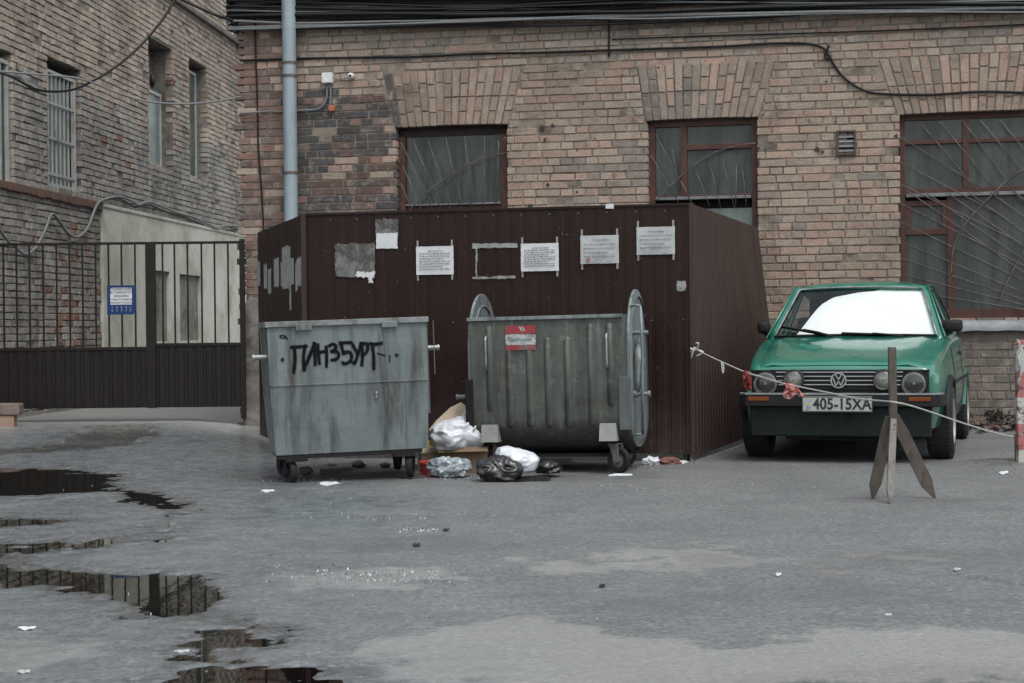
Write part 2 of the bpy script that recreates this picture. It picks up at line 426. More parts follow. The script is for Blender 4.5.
cv=[fl(x,y) for x,y in ((656,200),(672,184),(692,166),(715,152),(735,146),(756,143))]
g.tube(spline([(v.x,.026,v.z) for v in cv],6),.006,6)
g.build('grille',M_rust,w2,smooth=True)
# window 3
a,b,c,d=W3; f=MB()
xm2=fw(966,170)[0]; zt=fw(966,140)[1]; zm2=fw(960,190)[1]; xv=fw(951,240)[0]; z_f0=fw(930,202)[1]; z_f1=fw(930,231)[1]
zsill=fw(990,305)[1]
rail(f,a-.005,a+.05,c,d-.05,.085,.15); rail(f,a-.005,b+.005,d-.05,d+.01,.11,.16); rail(f,b-.05,b+.005,c,d-.05,.085,.15)
rail(f,xm2-.028,xm2+.028,zm2+.03,d-.05,.085,.15); rail(f,a+.05,xm2-.028,zt-.02,zt+.02,.095,.15); rail(f,xm2+.028,b-.05,zt-.02,zt+.02,.095,.15)
rail(f,a+.05,b-.05,zm2-.035,zm2+.03,.09,.15)
rail(f,xv-.035,xv+.035,c+.10,zm2-.035,.085,.15)
rail(f,a+.05,xv-.035,z_f0-.035,z_f0+.02,.088,.15); rail(f,a+.05,xv-.035,z_f1-.03,z_f1+.03,.088,.15)
rail(f,a+.05,a+.10,z_f1+.03,z_f0-.035,.088,.15); rail(f,xv-.08,xv-.035,z_f1+.03,z_f0-.035,.088,.15)
rail(f,a+.05,b-.05,c,c+.10,.08,.15)
xv2=xv+.95; rail(f,xv2-.03,xv2+.03,c+.10,zm2-.035,.088,.15)
w3=f.build('window',M_frame,BLD)
for (x0_,x1_,z0_,z1_) in ((a+.045,xm2-.02,zt+.015,d-.045),(xm2+.02,b-.045,zt+.015,d-.045),(a+.045,xm2-.02,zm2+.02,zt-.015),(xm2+.02,b-.045,zm2+.02,zt-.015),
      (a+.09,xv-.07,z_f1+.02,z_f0-.03),(a+.045,xv-.03,c+.09,z_f1-.02),(xv+.03,xv2-.025,c+.09,zm2-.03),(xv2+.025,b-.045,c+.09,zm2-.03)):
    p=MB(); p.box(x0_,x1_,.135,.145,z0_,z1_); p.build('pane',M_pane,w3)
p=MB(); p.box(a+.055,b-.06,.05,.10,zm2-.055,zm2-.02,b=.004); p.build('glazing_bar',M_zinc,w3)
# lattice of the white curtain net seen in the panes is in the glass; grille: fan of rods
g=MB(); GR=[]
for i,(y0_,x1_,y1_) in enumerate(((137,985,190),(162,1010,220),(184,1060,262),(203,1060,284),(222,1060,298),(241,1060,308),(258,1060,312),(274,1060,314),(290,1060,315))):
    GR.append(((900,y0_),(x1_,y1_)))
for (x0_,y0_,x1_,y1_) in ((922,125,978,192),(940,122,1000,196),(962,120,1024,205),(980,120,1050,205),(1000,120,1060,195),(906,190,1060,298),(925,192,1060,285),(946,192,1060,272),(968,192,1060,258),(990,192,1060,243),(1012,190,1060,228)):
    GR.append(((x0_,y0_),(x1_,y1_)))
rods(g,None,GR,.03,.005)
for c_ in (((951,275),(953,250),(962,228),(982,205),(1010,178),(1040,160),(1060,150)),((1000,300),(1008,280),(1024,252),(1045,232),(1060,222))):
    g.tube(spline([(lambda v:(v.x,.02,v.z))(fl(*q)) for q in c_],6),.007,6)
g.build('grille',M_rust,w3,smooth=True)
s_=MB(); za_=fw(980,320)[1]; zb_=fw(980,331)[1]
n=60
for i in range(n):
    x0_=a-.12+(b+.12-a+.12)*i/n; x1_=a-.12+(b+.24-a)*(i+1)/n
    f0=.007*math.sin(i*.5)+.005*math.sin(i*.23); f1=.007*math.sin((i+1)*.5)+.005*math.sin((i+1)*.23)
    s_.add([(x0_,.08,za_+.01),(x1_,.08,za_+.01),(x1_,-.06+f1,za_-.01),(x0_,-.06+f0,za_-.01),(x1_,-.07+f1,zb_+f1*.6),(x0_,-.07+f0,zb_+f0*.6)],[(0,1,2,3),(3,2,4,5)])
s_.build('sill_flashing',M_zinc,w3,smooth=True)
# small hooks left in the wall beside the windows
for (x,y) in ((505,140),(508,163),(398,162),(758,150),(900,140)):
    h=MB(); q=fl(x,y); h.tube([(q.x,.0,q.z),(q.x,-.05,q.z),(q.x+.02,-.06,q.z+.02)],.009,6); h.build('iron_hook',M_rust,BLD)
# ================================================================= VENT, PIPE, BOXES on the facade
q0=fl(836,131); q1=fl(856,155)
V=empty('wall_vent',fwp(846,143),-THW,'small square metal ventilation grille set in the brickwork','vent')
hw=(q1.x-q0.x)/2; hz=(q0.z-q1.z)/2
m=MB(); 
for (x0_,x1_,z0_,z1_) in ((-hw,hw,hz-.02,hz),(-hw,hw,-hz,-hz+.02),(-hw,-hw+.022,-hz+.02,hz-.02),(hw-.022,hw,-hz+.02,hz-.02)): m.box(x0_,x1_,-.025,.02,z0_,z1_,b=.003)
M_ventfr=worn('rusty vent frame',(.05,.04,.036),(.09,.06,.05),None,.7)
m.build('frame',M_ventfr,V)
m=MB(); m.box(-hw+.02,hw-.02,.006,.012,-hz+.02,hz-.02); m.build('backing',M_dark,V)
for k in range(4):
    z=-hz+.035+k*(2*hz-.06)/4
    m=MB(); m.add([(-hw+.02,-.018,z),(hw-.02,-.018,z),(hw-.02,.004,z+.026),(-hw+.02,.004,z+.026),(-hw+.02,-.016,z-.002),(hw-.02,-.016,z-.002)],[(0,1,2,3),(0,4,5,1)]); m.build('slat',M_zinc,V)
# drainpipe
pb=fwp(295,240,.11)
PIPE=empty('drainpipe',(pb.x,pb.y,0),-THW,'pale blue grey round drainpipe running down the brick wall','drainpipe')
M_pipe=worn('grey blue pipe paint',(.27,.32,.355),(.22,.265,.30),(.10,.10,.10),.45,.1,3,1.5,.55,.75,True)
m=MB(); m.lathe([(.073,.35),(.073,2.1),(.075,2.1),(.075,2.13),(.073,2.13),(.073,4.2),(.075,4.2),(.075,5.4)],n=20); m.build('pipe',M_pipe,PIPE,auto=50)
for (py_) in (65,78,174):
    z=fw(289,py_)[1]; m=MB(); m.lathe([(.0745,-.012),(.081,-.012),(.081,.012),(.0745,.012)],c=(0,0,z),n=20)
    m.box(-.012,.012,.075,.12,z-.01,z+.01); m.build('pipe_clamp',M_rust,PIPE)
# junction box, conduit and little camera
jb=fwp(329,79)
J=empty('junction_box',jb,-THW,'small white junction box on the brick wall right of the drainpipe','junction box')
m=MB(); m.box(-.057,.057,-.07,.0,-.055,.055,b=.008); m.build('box',M_white,J)
m=MB(); m.box(-.05,.05,-.074,-.0705,-.048,.048,b=.001); m.build('lid',M_white,J)
cm=fwp(353,77)
m=MB(); m.lathe([(.001,.0),(.022,.0),(.024,-.012),(.022,-.028),(.030,-.03),(.034,-.055),(.030,-.085),(.016,-.1),(.001,-.1)],axis='y',n=18)
C1=empty('security_camera',cm,-THW,'tiny round white security camera on the brick wall beside the junction box','camera')
m.build('housing',M_white,C1,smooth=True)
m=MB(); m.lathe([(.001,-.101),(.012,-.101),(.012,-.106),(.001,-.106)],axis='y',n=14,c=(.004,0,-.004)); m.build('lens',M_cable,C1)
def cable(name,pts,r,mat,label,group=None,cat='cable',n=6,sp=6):
    m=MB(); m.tube(spline(pts,sp),r,n); o=m.build(name,mat,None,smooth=True,fix=False); return tag(o,label,cat,group)
cable('cable',[fwp(*q,.02) for q in ((334,78),(340,80),(347,79),(352,77))],.006,M_cablegrey,'short grey lead joining the white junction box to the tiny camera')
cable('conduit',[fwp(*q,.03) for q in ((241,114),(255,113),(270,112),(285,112),(305,111),(318,110),(325,105),(327,97),(327,86))],.011,M_cablegrey,'thin grey conduit bent down from the white junction box and along to the corner','',  'conduit') if False else None
cable('conduit',[fwp(*q,.03) for q in ((241,114),(255,113),(270,112),(285,112),(305,111),(318,110),(325,105),(328,97),(328,86))],.011,M_cablegrey,'thin grey conduit bending from the white junction box toward the left corner of the facade',None,'conduit')
cable('conduit',[fwp(*q,.03) for q in ((331,86),(332,95),(331,104),(332,108))],.011,M_cablegrey,'short grey conduit stub hanging straight down under the white junction box',None,'conduit')
o=MB(); q=fwp(333,109,.02); o.box(q.x-.04,q.x+.03,q.y-.02,q.y+.02,q.z-.03,q.z+.03,b=.01); tag(o.build('brick_fragment',worn('orange brick',(.35,.10,.05),(.25,.09,.05)),None),'bright orange lump of brick under the white junction box','brick')
# bundle of cables under the eaves
rs=random.Random(4)
for i in range(19):
    yl=-8+i*2.25; 
    pts=[]; wob=[rs.uniform(-1.2,1.2) for _ in range(10)]
    if i==0: pass
    xs_=[236,300,390,480,560,650,740,830,920,1030,1110]
    for k,x in enumerate(xs_):
        u=(x-236)/800; wob[k%10]*=1.25
        y=yl - u*yl*.50 - 3*u + wob[k%10]*1.0 + (1.2+1.6*((i*5)%4)/3)*math.sin(u*(5+(i*3)%5)+i*.9)+2.0*math.sin(u*math.pi*2)*(1 if i<12 else .5)+(2.5 if (i*7)%5==0 else 0)*math.sin(u*11+i)
        pts.append(fwp(x,y,.05+.045*((i*7)%5)/4+.02*rs.random()))
    c0=fwp(233,yl*.95+1,.02); c1=fwp(231,yl*.9+2,-.25)
    pts=[c1,c0]+pts
    grey=(i in (9,14,16,17))
    cable('wall_cable',pts,rs.uniform(.009,.016) if i%4 else .021,M_cablegrey if grey else M_cable,
      'grey cable in the thick bundle strung along the top of the brick wall' if grey else 'black cable in the thick bundle strung along the top of the brick wall','cables bundled under the eaves' if not grey else 'grey cables bundled under the eaves')
lb=MB()
xa_,xb_=xL+.03,xR
lb.box(xa_,xb_,-.09,.0105,fw(512,-7)[1],ZT,0); lb.build('eaves_band',worn('shadow dark render',(.03,.027,.025),(.018,.016,.016),None,.95),BLD)  # near black band: the shadow behind the cables put into its colour
cable('wall_cable',[fwp(*q,.012) for q in ((241,61),(300,59),(360,58),(420,57),(480,54),(540,53),(600,51),(660,49),(720,47),(770,44),(805,44),(822,48),(828,55),(836,69),(846,80),(862,90),(880,94),(930,95),(980,92),(1030,93),(1090,93))],.011,M_cable,'dark cable sagging below the bundle then dipping between the second and third windows',sp=8)
cable('wall_cable',[fwp(*q,.012) for q in ((612,40),(690,37),(760,35),(860,32),(960,28),(1090,22))],.007,M_cable,'thin straight dark cable just below the bundle on the right half of the facade')
cable('wall_cable',[fwp(*q,.012) for q in ((609,-10),(609,20),(609,57))],.010,M_cable,'short vertical dark cable hanging down to the wavy line between first and second windows')
cable('wall_cable',[fwp(*q,.012) for q in ((255,-5),(256,40),(258,100),(259,150),(262,190),(264,225),(264,235))],.0085,M_cable,'thin dark cable running down the wall left of the drainpipe')
cable('wall_cable',[fwp(*q,.015) for q in ((829,46),(826,52),(829,60),(824,57),(828,50))],.009,M_cable,'small black knot of cable where the sagging line dips')
# ================================================================= LEFT BUILDING
TL=.081; AL=math.pi/2-math.atan(TL); LX0=-7.07
LB=empty('old_brick_building',(LX0,0,0),AL,'old eroded grey brick building along the left of the yard with deep narrow windows','building')
def lt(px,py):
    xc=(px-512)-ROLL*(py-341.5); d=LX0*F/(xc-TL*F); return d*math.sqrt(1+TL*TL), at(px,py,d).z
def lwp(px,py,off=0.0):
    t,z=lt(px,py); d=t/math.sqrt(1+TL*TL); return Vector((LX0+TL*d+off*math.sin(AL),d-off*math.cos(AL),z))
def lrect(x0,x1,y0,y1,py=120):
    a=lt(x0,py)[0]; b=lt(x1,py)[0]; m=(x0+x1)/2
    return (a,b,lt(m,y1)[1],lt(m,y0)[1])
L0=lrect(-30,14,44,184); L1=lrect(49,82,64,190); L2=lrect(150,174,44,166); L3=lrect(190,208,64,178)
LD1=lrect(153,168,271,348,300); LD2=lrect(178,199,275,348,300)
LD1=(LD1[0],LD1[1],.9,LD1[3]); LD2=(LD2[0],LD2[1],.9,LD2[3])
LW=[L0,L1,L2,L3]
st0=lt(101,215)[0]; st1=lt(236,232)[0]; stz=2.66
def lholes(z):
    h=[(a,b) for a,b,c,d in LW if c<z<d]
    if z<stz-.05: h.append((st0+.06*math.sin(z*9),60))
    return h
PAL_L=[(.31,.295,.27),(.27,.255,.235),(.34,.32,.29),(.25,.235,.215),(.30,.275,.25),(.33,.30,.27),(.28,.26,.24)]
PAL_LR=[(.22,.10,.07),(.17,.08,.06),(.25,.13,.09)]
def lcol(x,z):
    k=nz(x,z,5,.8); r=random.random()
    c=pick(PAL_L,r); g=.9+.35*k
    if z>3.9+.4*k: c=tuple(v*w for v,w in zip(c,(1.3,1.12,1.02,1)))
    if (x>st0-1.7 and z<2.4 and random.random()<.22+.4*k) or random.random()<.012: c=pick(PAL_LR,random.random())
    return (c[0]*g,c[1]*g,c[2]*g,1)
def ly(x,z):
    k=nz(x,z,1,2.2); return random.uniform(0,.006)+(random.random()<.06)*random.uniform(.006,.02)+.005*k
lw=MB()
lay(lw,16.5,33,0,8.6,.080,.010,lholes,lcol,ly,.006,.004,missing=.02,back=.12)
mortar_sheet(lw,16.5,33,0,8.6,[(a-.01,b+.01,c-.01,d+.01) for a,b,c,d in LW],.019,.35)
lw.box(16.5,33,.5,5,0,8.6,1)
lw.build('wall',[M_brick2,M_mortar2],LB,fix=False,colors=True)
# stucco slab with two tall openings
s=MB()
mortar_sheet(s,st0,33,0,stz,[LD1,LD2],-.03,.30,0)
s.box(st0,33,-.045,.03,stz,stz+.05,0,b=.01); s.add([(st0,-.03,0),(st0,.03,0),(st0,.03,stz),(st0,-.03,stz)],[(0,1,2,3)])
s.build('stucco_facing',M_stucco,LB,fix=False)
for D in (LD1,LD2):
    f=MB(); a,b,c,d=D
    rail(f,a+.002,a+.05,c,d,.17,.23); rail(f,b-.05,b-.002,c,d,.17,.23); rail(f,a+.05,b-.05,d-.06,d,.17,.23); rail(f,(a+b)/2-.03,(a+b)/2+.03,c,d-.06,.175,.23)
    w=f.build('window',plain('weathered white timber' ,(.35,.36,.34),.6),LB)
    p=MB(); p.box(a+.04,b-.04,.205,.215,c,d-.05); p.build('pane',M_pane,w)
# ledges
m=MB(); z_=lt(200,17)[1]; m.box(lt(170,0)[0]-3.0,33,-.07,.03,z_-.05,z_+.03,b=.015); m.build('string_course',worn('stone ledge',(.17,.155,.135),(.10,.09,.08),(.05,.045,.04),.95),LB)
m=MB(); 
for i in range(24):
    xx=16.5+i*(st0-16.5)/24; m.box(xx+.01,xx+(st0-16.5)/24-.01,-.03-random.uniform(0,.012),.03,2.62+random.uniform(-.01,.01),2.72,b=.01)
m.build('string_course',worn('dark brick ledge',(.15,.075,.055),(.09,.06,.05),(.05,.04,.035),.95),LB)
# window details: deep niches with narrow casements
M_wht=worn('flaking pale paint',(.34,.355,.34),(.25,.26,.25),(.11,.105,.095),.6,0,6)
def barred(D,nb):
    a,b,c,d=D; z1=d-.14; f=MB(); y0=.02
    rail(f,a+.005,a+.05,c,z1,y0,y0+.05); rail(f,b-.20,b-.15,c,z1,y0,y0+.05); rail(f,a+.05,b-.20,z1-.04,z1,y0,y0+.05); rail(f,a+.05,b-.20,c,c+.05,y0,y0+.05)
    w=f.build('window',M_wht,LB)
    p=MB(); p.box(a+.03,b-.17,y0+.06,y0+.07,c,z1-.02); p.build('pane',M_pane2,w)
    g=MB()
    for i in range(nb):
        x=a+.09+(b-.24-a-.09)*i/(nb-1); g.box(x-.011,x+.011,y0+.012,y0+.03,c+.05,z1-.04)
    for zz in (c+.16,c+(z1-c)*.42,c+(z1-c)*.72): g.box(a+.05,b-.2,y0+.002,y0+.012,zz-.015,zz+.015)
    g.build('grille',M_wht,w)
barred(L1,7)
a,b,c,d=L0; f=MB(); rail(f,a,a+.05,c,d-.1,.03,.09); rail(f,b-.09,b-.05,c,d-.1,.03,.09); rail(f,a+.05,b-.09,d-.15,d-.1,.03,.09); rail(f,a+.05,b-.09,c,c+.05,.03,.09); rail(f,b-.30,b-.26,c+.05,d-.15,.035,.09)
w=f.build('window',M_wht,LB); p=MB(); p.box(a+.04,b-.08,.07,.08,c+.03,d-.13); p.build('pane',M_pane,w)
for D,hh in ((L2,.62),(L3,.0)):
    a,b,c,d=D; f=MB(); y0=.14
    zt=c+(d-c)*.62 if hh else d-.1
    rail(f,a+.01,a+.06,c,d-.12,y0,y0+.05); rail(f,b-.20,b-.15,c,zt,y0,y0+.05); rail(f,a+.06,b-.20,zt-.05,zt,y0,y0+.05); rail(f,a+.06,b-.20,c,c+.05,y0,y0+.05)
    w=f.build('window',M_wht,LB)
    p=MB(); p.box(a+.04,b-.16,y0+.02,y0+.03,c+.03,zt-.03); p.build('pane',M_pane2 if hh else M_pane,w)
    p=MB(); p.box(a+.002,b-.002,.33,.345,c,d); p.build('niche_back',M_mortar2,w)
b_=MB(); q=lwp(154,83,-.02)
b_.tube([q+Vector((0,0,-.07)),q+Vector((.0,.0,-.03)),q+Vector((.01,0,.03)),q+Vector((0,0,.08)),q+Vector((-.01,0,.11))],[.01,.035,.045,.03,.02],8)
tag(b_.build('bird',M_cable,None,smooth=True),'small dark bird perched in the deep third window niche of the old building','bird') if False else tag(b_.build('dark_rag',M_cable,None,smooth=True),'small dark scrap stuck on top of the blue casement in the old building','scrap')
# white bracket in the corner under the cable bundle
q=lwp(233,26,.05); m=MB(); m.prism([(q.x-.12,q.z+.16),(q.x+.07,q.z+.12),(q.x+.08,q.z-.12),(q.x-.05,q.z-.16),(q.x-.13,q.z-.14)],q.y-.03,q.y,0); tag(m.build('flashing',plain('pale sheet metal',(.6,.62,.62),.5),None,bevel=.004),'crumpled pale metal flashing at the corner below the black cable bundle','flashing')
# overhead and slack cables on the left
cable('overhead_cable',[at(-20,68,16),at(10,76,16),at(38,90,16.2),at(68,91,16.5),at(90,83,16.8),at(115,68,17),at(140,47,17.2),at(163,20,17.4),at(180,-8,17.6)],.013,M_cable,'thick black overhead cable curving down in front of the old building')
cable('overhead_cable',[at(176,-3,17.2),at(195,6,17.2),at(215,15,17.2),at(233,21,17.3)],.015,M_cable,'short black overhead cable reaching the corner bundle from the upper left')
cable('overhead_cable',[at(-10,71,16.4),at(30,74,16.5),at(80,79,16.7),at(115,92,17),at(150,102,17.1),at(190,104,17.2),at(220,101,17.3),at(241,97,17.38)],.010,M_cablegrey,'thin grey overhead cable sagging across the windows to the corner of the front building')
cable('overhead_cable',[at(-10,58,16.4),at(10,66,16.5),at(22,78,16.5),at(38,89,16.5)],.009,M_cablegrey,'short thin grey cable crossing the thick black one at the upper left')
cable('slack_cable',[lwp(*q,.05) for q in ((-8,225),(3,240),(12,248),(20,254),(27,252),(34,244),(42,228),(48,214),(56,222),(64,233),(74,237),(84,228),(89,215),(95,203),(106,198),(118,197),(128,201),(135,205),(145,202),(160,207),(175,213),(190,217),(205,224),(213,228),(222,226),(238,226))],.018,M_cablegrey,'slack grey cable looping in waves along the old brick wall above the stucco',sp=8)
cable('slack_cable',[lwp(*q,.03) for q in ((90,218),(93,206),(104,200),(118,199),(133,207),(147,205),(162,211),(176,216),(192,221),(206,227),(216,231),(236,230))],.015,M_cable,'black cable lying just under the wavy grey one above the stucco')
# ================================================================= GROUND, WATER
PUD=[ # outlines of the puddles as they lie on the yard
 [(-60,468),(0,467),(60,468),(110,474),(122,484),(105,491),(60,494),(0,494),(-60,496)],
 [(122,490),(150,491),(165,497),(178,502),(182,508),(172,512),(158,506),(140,500),(124,494)],
 [(-60,518),(0,517),(30,518),(70,517),(74,522),(40,525),(0,527),(-60,528)],
 [(146,526),(160,530),(168,536),(172,540),(150,541),(146,534)],
 [(-60,552),(0,552),(40,564),(90,569),(150,572),(194,577),(212,584),(214,592),(205,602),(222,610),(236,620),(170,618),(138,614),(122,606),(108,596),(70,592),(30,584),(0,581),(-60,582)],
 [(214,622),(250,616),(266,622),(260,632),(276,640),(262,646),(236,642),(226,650),(234,660),(220,668),(190,662),(178,650),(172,640),(196,632)],
 [(186,676),(220,668),(262,664),(300,666),(318,676),(326,690),(320,705),(176,706),(176,684)],
 [(90,436),(120,434),(152,434),(150,440),(128,446),(100,446),(70,450),(-40,456),(-40,452),(60,446)],
 [(-60,541),(20,545),(80,541),(150,536),(152,540),(84,546),(30,551),(-60,549)],
]
PUDW=[[tuple(ground_at(x,y).xy) for x,y in P] for P in PUD]
def sdpoly(X,Y,P):
    d=np.full(X.shape,1e9); ins=np.zeros(X.shape,bool); n=len(P)
    for i in range(n):
        ax,ay=P[i]; bx,by=P[(i+1)%n]; ex,ey=bx-ax,by-ay; wx,wy=X-ax,Y-ay
        t=np.clip((wx*ex+wy*ey)/(ex*ex+ey*ey+1e-12),0,1); d=np.minimum(d,np.hypot(wx-ex*t,wy-ey*t))
        c=((ay>Y)!=(by>Y)); xi=ax+(Y-ay)*(bx-ax)/((by-ay) if abs(by-ay)>1e-12 else 1e-12); ins^=(c&(X<xi))
    return np.where(ins,-d,d)
def vnoise(X,Y,s,seed,octs=4):
    """fractal value noise on arrays, 0..1"""
    rg=np.random.RandomState(seed); out=np.zeros_like(X); amp=1; tot=0
    for o in range(octs):
        T=rg.rand(256,256); x=X*s; y=Y*s; xi=np.floor(x).astype(int); yi=np.floor(y).astype(int); fx=x-xi; fy_=y-yi
        fx=fx*fx*(3-2*fx); fy_=fy_*fy_*(3-2*fy_)
        g=lambda a,b:T[(yi+b)%256,(xi+a)%256]
        out+=amp*((g(0,0)*(1-fx)+g(1,0)*fx)*(1-fy_)+(g(0,1)*(1-fx)+g(1,1)*fx)*fy_); tot+=amp; amp*=.55; s*=2.03
    return out/tot
def sstep(a,b,x): t=np.clip((x-a)/(b-a),0,1); return t*t*(3-2*t)
def axis_(lo,hi,step,far):
    c=list(np.arange(lo,hi+1e-6,step)); g=step; a=lo; L=[]
    while a>-far: g*=1.35; a-=g; L.append(a)
    g=step; b=hi; Rr=[]
    while b<far: g*=1.35; b+=g; Rr.append(b)
    return np.array(L[::-1]+c+Rr)
gx=axis_(-6.2,6.6,.024,260); gy=axis_(4.3,17.6,.028,260)
X,Y=np.meshgrid(gx,gy)
sd=np.full(X.shape,1e9)
for P in PUDW: sd=np.minimum(sd,sdpoly(X,Y,P))
nA=vnoise(X,Y,2.2,1,5); nB=vnoise(X,Y,9,2,4); nC=vnoise(X,Y,.7,3,4); nD=vnoise(X,Y,30,5,3)
near=((X>-8)&(X<8)&(Y>4)&(Y<18))
e=sd+(nA-.5)*.30+(nB-.5)*.34+(nD-.5)*.10
Z=(nC-.5)*.012+(nA-.5)*.006+(nB-.5)*.005+(nD-.5)*.006
Z-= .023*(1-sstep(-.22,.16,e))*1.0
Z+= .10*sstep(15.2,17.3,Y)*sstep(-2.2,-3.6,X)*1.0
# gutter before the gate
gut=np.exp(-((Y-(16.2+.06*X))/.16)**2)*sstep(-2.6,-3.2,X); Z-=gut*.02
Z=np.where(near,Z,np.minimum(Z,.1)*0+np.where(Y>17.6,.1*sstep(-2.2,-3.6,X),0))
# made-up ground against the facade and round the stake
wd=(D0-TW*X-Y)
dirt=sstep(.55,.0,wd+ (nB-.5)*.5)*sstep(2.8,3.4,X); Z+=np.where(near,dirt*(.05+.06*nB+.02*nD),0)
st=ground_at(1014,464); rr=np.hypot(X-st.x,(Y-st.y)*1.0); dirt2=sstep(.42,.12,rr+(nB-.5)*.25); Z+=dirt2*(.02+.03*nB)
gut_=np.exp(-((Y-(16.1+.1*(X+3)))/.22)**2)*sstep(-2.6,-3.2,X)
wet=sstep(.75,-.2,(X+1.3)*.55+(nC-.5)*1.6+(nA-.5)*.5)*sstep(19,16,Y)
wet=np.maximum(wet,sstep(.35,.0,sd+(nA-.5)*.3))
damp=sstep(.10,-.03,e+(nD-.5)*.14)*.75+.25*sstep(.30,0,e+(nD-.5)*.25)
# pale worn patches
def blob(px,py,rx,ry):
    c=ground_at(px,py); return 1-np.hypot((X-c.x)/rx,(Y-c.y)/ry)
pal=np.maximum.reduce([blob(540,655,.55,.6),blob(760,672,.9,.25),blob(880,662,1.3,.30),blob(980,650,.9,.3),blob(385,575,.35,.35)*.8,blob(5,650,.35,.35),blob(700,560,.8,.25)*.35])
pale=sstep(-.02,.22,pal+(nA-.5)*1.4+(nB-.5)*.8)
pale=np.maximum(pale,.8*sstep(16.3,17.2,Y)*sstep(-2.4,-2.9,X))  # pale apron by the gate, sky reflection on it put into the colour
# darker patches: an old repair with a crack, others at the bins, car and stand
drk=np.maximum.reduce([blob(960,560,1.3,.5)*.8,blob(380,545,.9,.5)*.6,blob(880,500,.6,.2)*.6,blob(760,600,1.0,.4)*.5,blob(330,478,1.0,.35),blob(560,478,1.1,.30),blob(860,455,1.0,.45)])
dark=sstep(0,.5,drk+(nA-.5)*1.5+(nB-.5)*.8)
dark=np.maximum(dark,gut_)
grv=sstep(-.05,.25,blob(980,700,1.0,.55)+(nB-.5)*.4+(nA-.5)*.3)
CR=[[ground_at(*q) for q in L_] for L_ in (((880,568),(915,573),(950,574),(985,579),(1030,586)),((-10,509),(30,503),(75,497),(130,492),(160,496)),((60,549),(120,545),(170,540),(215,536)),((0,432),(40,434),(90,432),(150,430)),((165,512),(172,522),(160,534)))]
for a,b in [ab for cr in CR for ab in zip(cr,cr[1:])]:
    ex,ey=b.x-a.x,b.y-a.y; t=np.clip(((X-a.x)*ex+(Y-a.y)*ey)/(ex*ex+ey*ey),0,1)
    dd=np.hypot(X-a.x-ex*t,Y-a.y-ey*t)+(nB-.5)*.05; Z-=.014*np.exp(-(dd/.022)**2); dark=np.maximum(dark,1.6*np.exp(-(dd/.03)**2))
nr,nc=X.shape; idx=np.arange(nr*nc).reshape(nr,nc)
faces=np.stack([idx[:-1,:-1],idx[:-1,1:],idx[1:,1:],idx[1:,:-1]],-1).reshape(-1,4)
me=bpy.data.meshes.new('ground'); me.vertices.add(nr*nc); me.vertices.foreach_set('co',np.stack([X,Y,Z],-1).astype(np.float32).ravel())
me.loops.add(len(faces)*4); me.loops.foreach_set('vertex_index',faces.ravel().astype(np.int32))
me.polygons.add(len(faces)); me.polygons.foreach_set('loop_start',(np.arange(len(faces))*4).astype(np.int32)); me.polygons.foreach_set('loop_total',np.full(len(faces),4,np.int32))
me.update(calc_edges=True)
at1=me.attributes.new('gmask','FLOAT_COLOR','POINT'); at1.data.foreach_set('color',np.stack([wet,pale,np.clip(dark,0,1),damp],-1).astype(np.float32).ravel())
at2=me.attributes.new('gmask2','FLOAT_COLOR','POINT'); dd=np.where(near,np.clip(np.maximum(dirt,dirt2),0,1),0); at2.data.foreach_set('color',np.stack([dd,grv*near,dd*0,dd*0+1],-1).astype(np.float32).ravel())
t=NT('wet asphalt'); A=t.n('ShaderNodeAttribute',attribute_name='gmask'); sp=t.n('ShaderNodeSeparateColor'); t.l(A.outputs['Color'],sp.inputs[0])
A2=t.n('ShaderNodeAttribute',attribute_name='gmask2'); sp2=t.n('ShaderNodeSeparateColor'); t.l(A2.outputs['Color'],sp2.inputs[0])
wet_sheen,pal_,drk_=sp.outputs[0],sp.outputs[1],sp.outputs[2]; dmp_=A.outputs['Alpha']
n1=t.noise(1.3,6,.7); n2=t.noise(90,4,.8); n3=t.noise(260,2,.7); n4=t.noise(14,5,.7)
c=t.mix(t.mask(n1,.35,.65),(.165,.167,.168),(.105,.108,.111))
c=t.mix(t.mask(n4,.35,.7,0,.30),c,(.085,.085,.087))
c=t.mix(t.mask(n2,.50,.68,0,.7),c,(.035,.035,.037)); c=t.mix(t.mask(n3,.56,.70,0,.6),c,(.36,.355,.34))
c=t.mix(t.math('MULTIPLY',wet_sheen,.45),c,(.165,.20,.23)); c=t.mix(t.math('MULTIPLY',dmp_,.85),c,(.030,.026,.021))  # wet areas tinted pale blue: sky sheen painted into the base colour
c=t.mix(t.math('MULTIPLY',sp2.outputs[0],.8),c,t.mix(t.mask(n4,.4,.6),(.085,.075,.062),(.04,.035,.03)))
vo=t.n('ShaderNodeTexVoronoi',Scale=85.0); t.l(t.tc.outputs['Object'],vo.inputs['Vector'])
gc=t.mix(t.mask(vo.outputs['Color'],.3,.9),(.03,.03,.032),(.12,.12,.12)); c=t.mix(t.math('MULTIPLY',sp2.outputs[1],.85),c,gc)
rg=t.mask(n4,.3,.7,.48,.72); 
rw=t.mask(t.noise(5,5,.7),.35,.65,.22,.42)
rr_=t.n('ShaderNodeMix',data_type='FLOAT'); t.l(wet_sheen,rr_.inputs[0]); t.l(rg,rr_.inputs[2]); t.l(rw,rr_.inputs[3])
r2=t.math('MULTIPLY',dmp_,.30); rfin=t.math('SUBTRACT',rr_.outputs[0],r2,True); rfin=t.math('MAXIMUM',rfin,.12)
n5=t.noise(38,5,.75); n6=t.noise(6,6,.75)
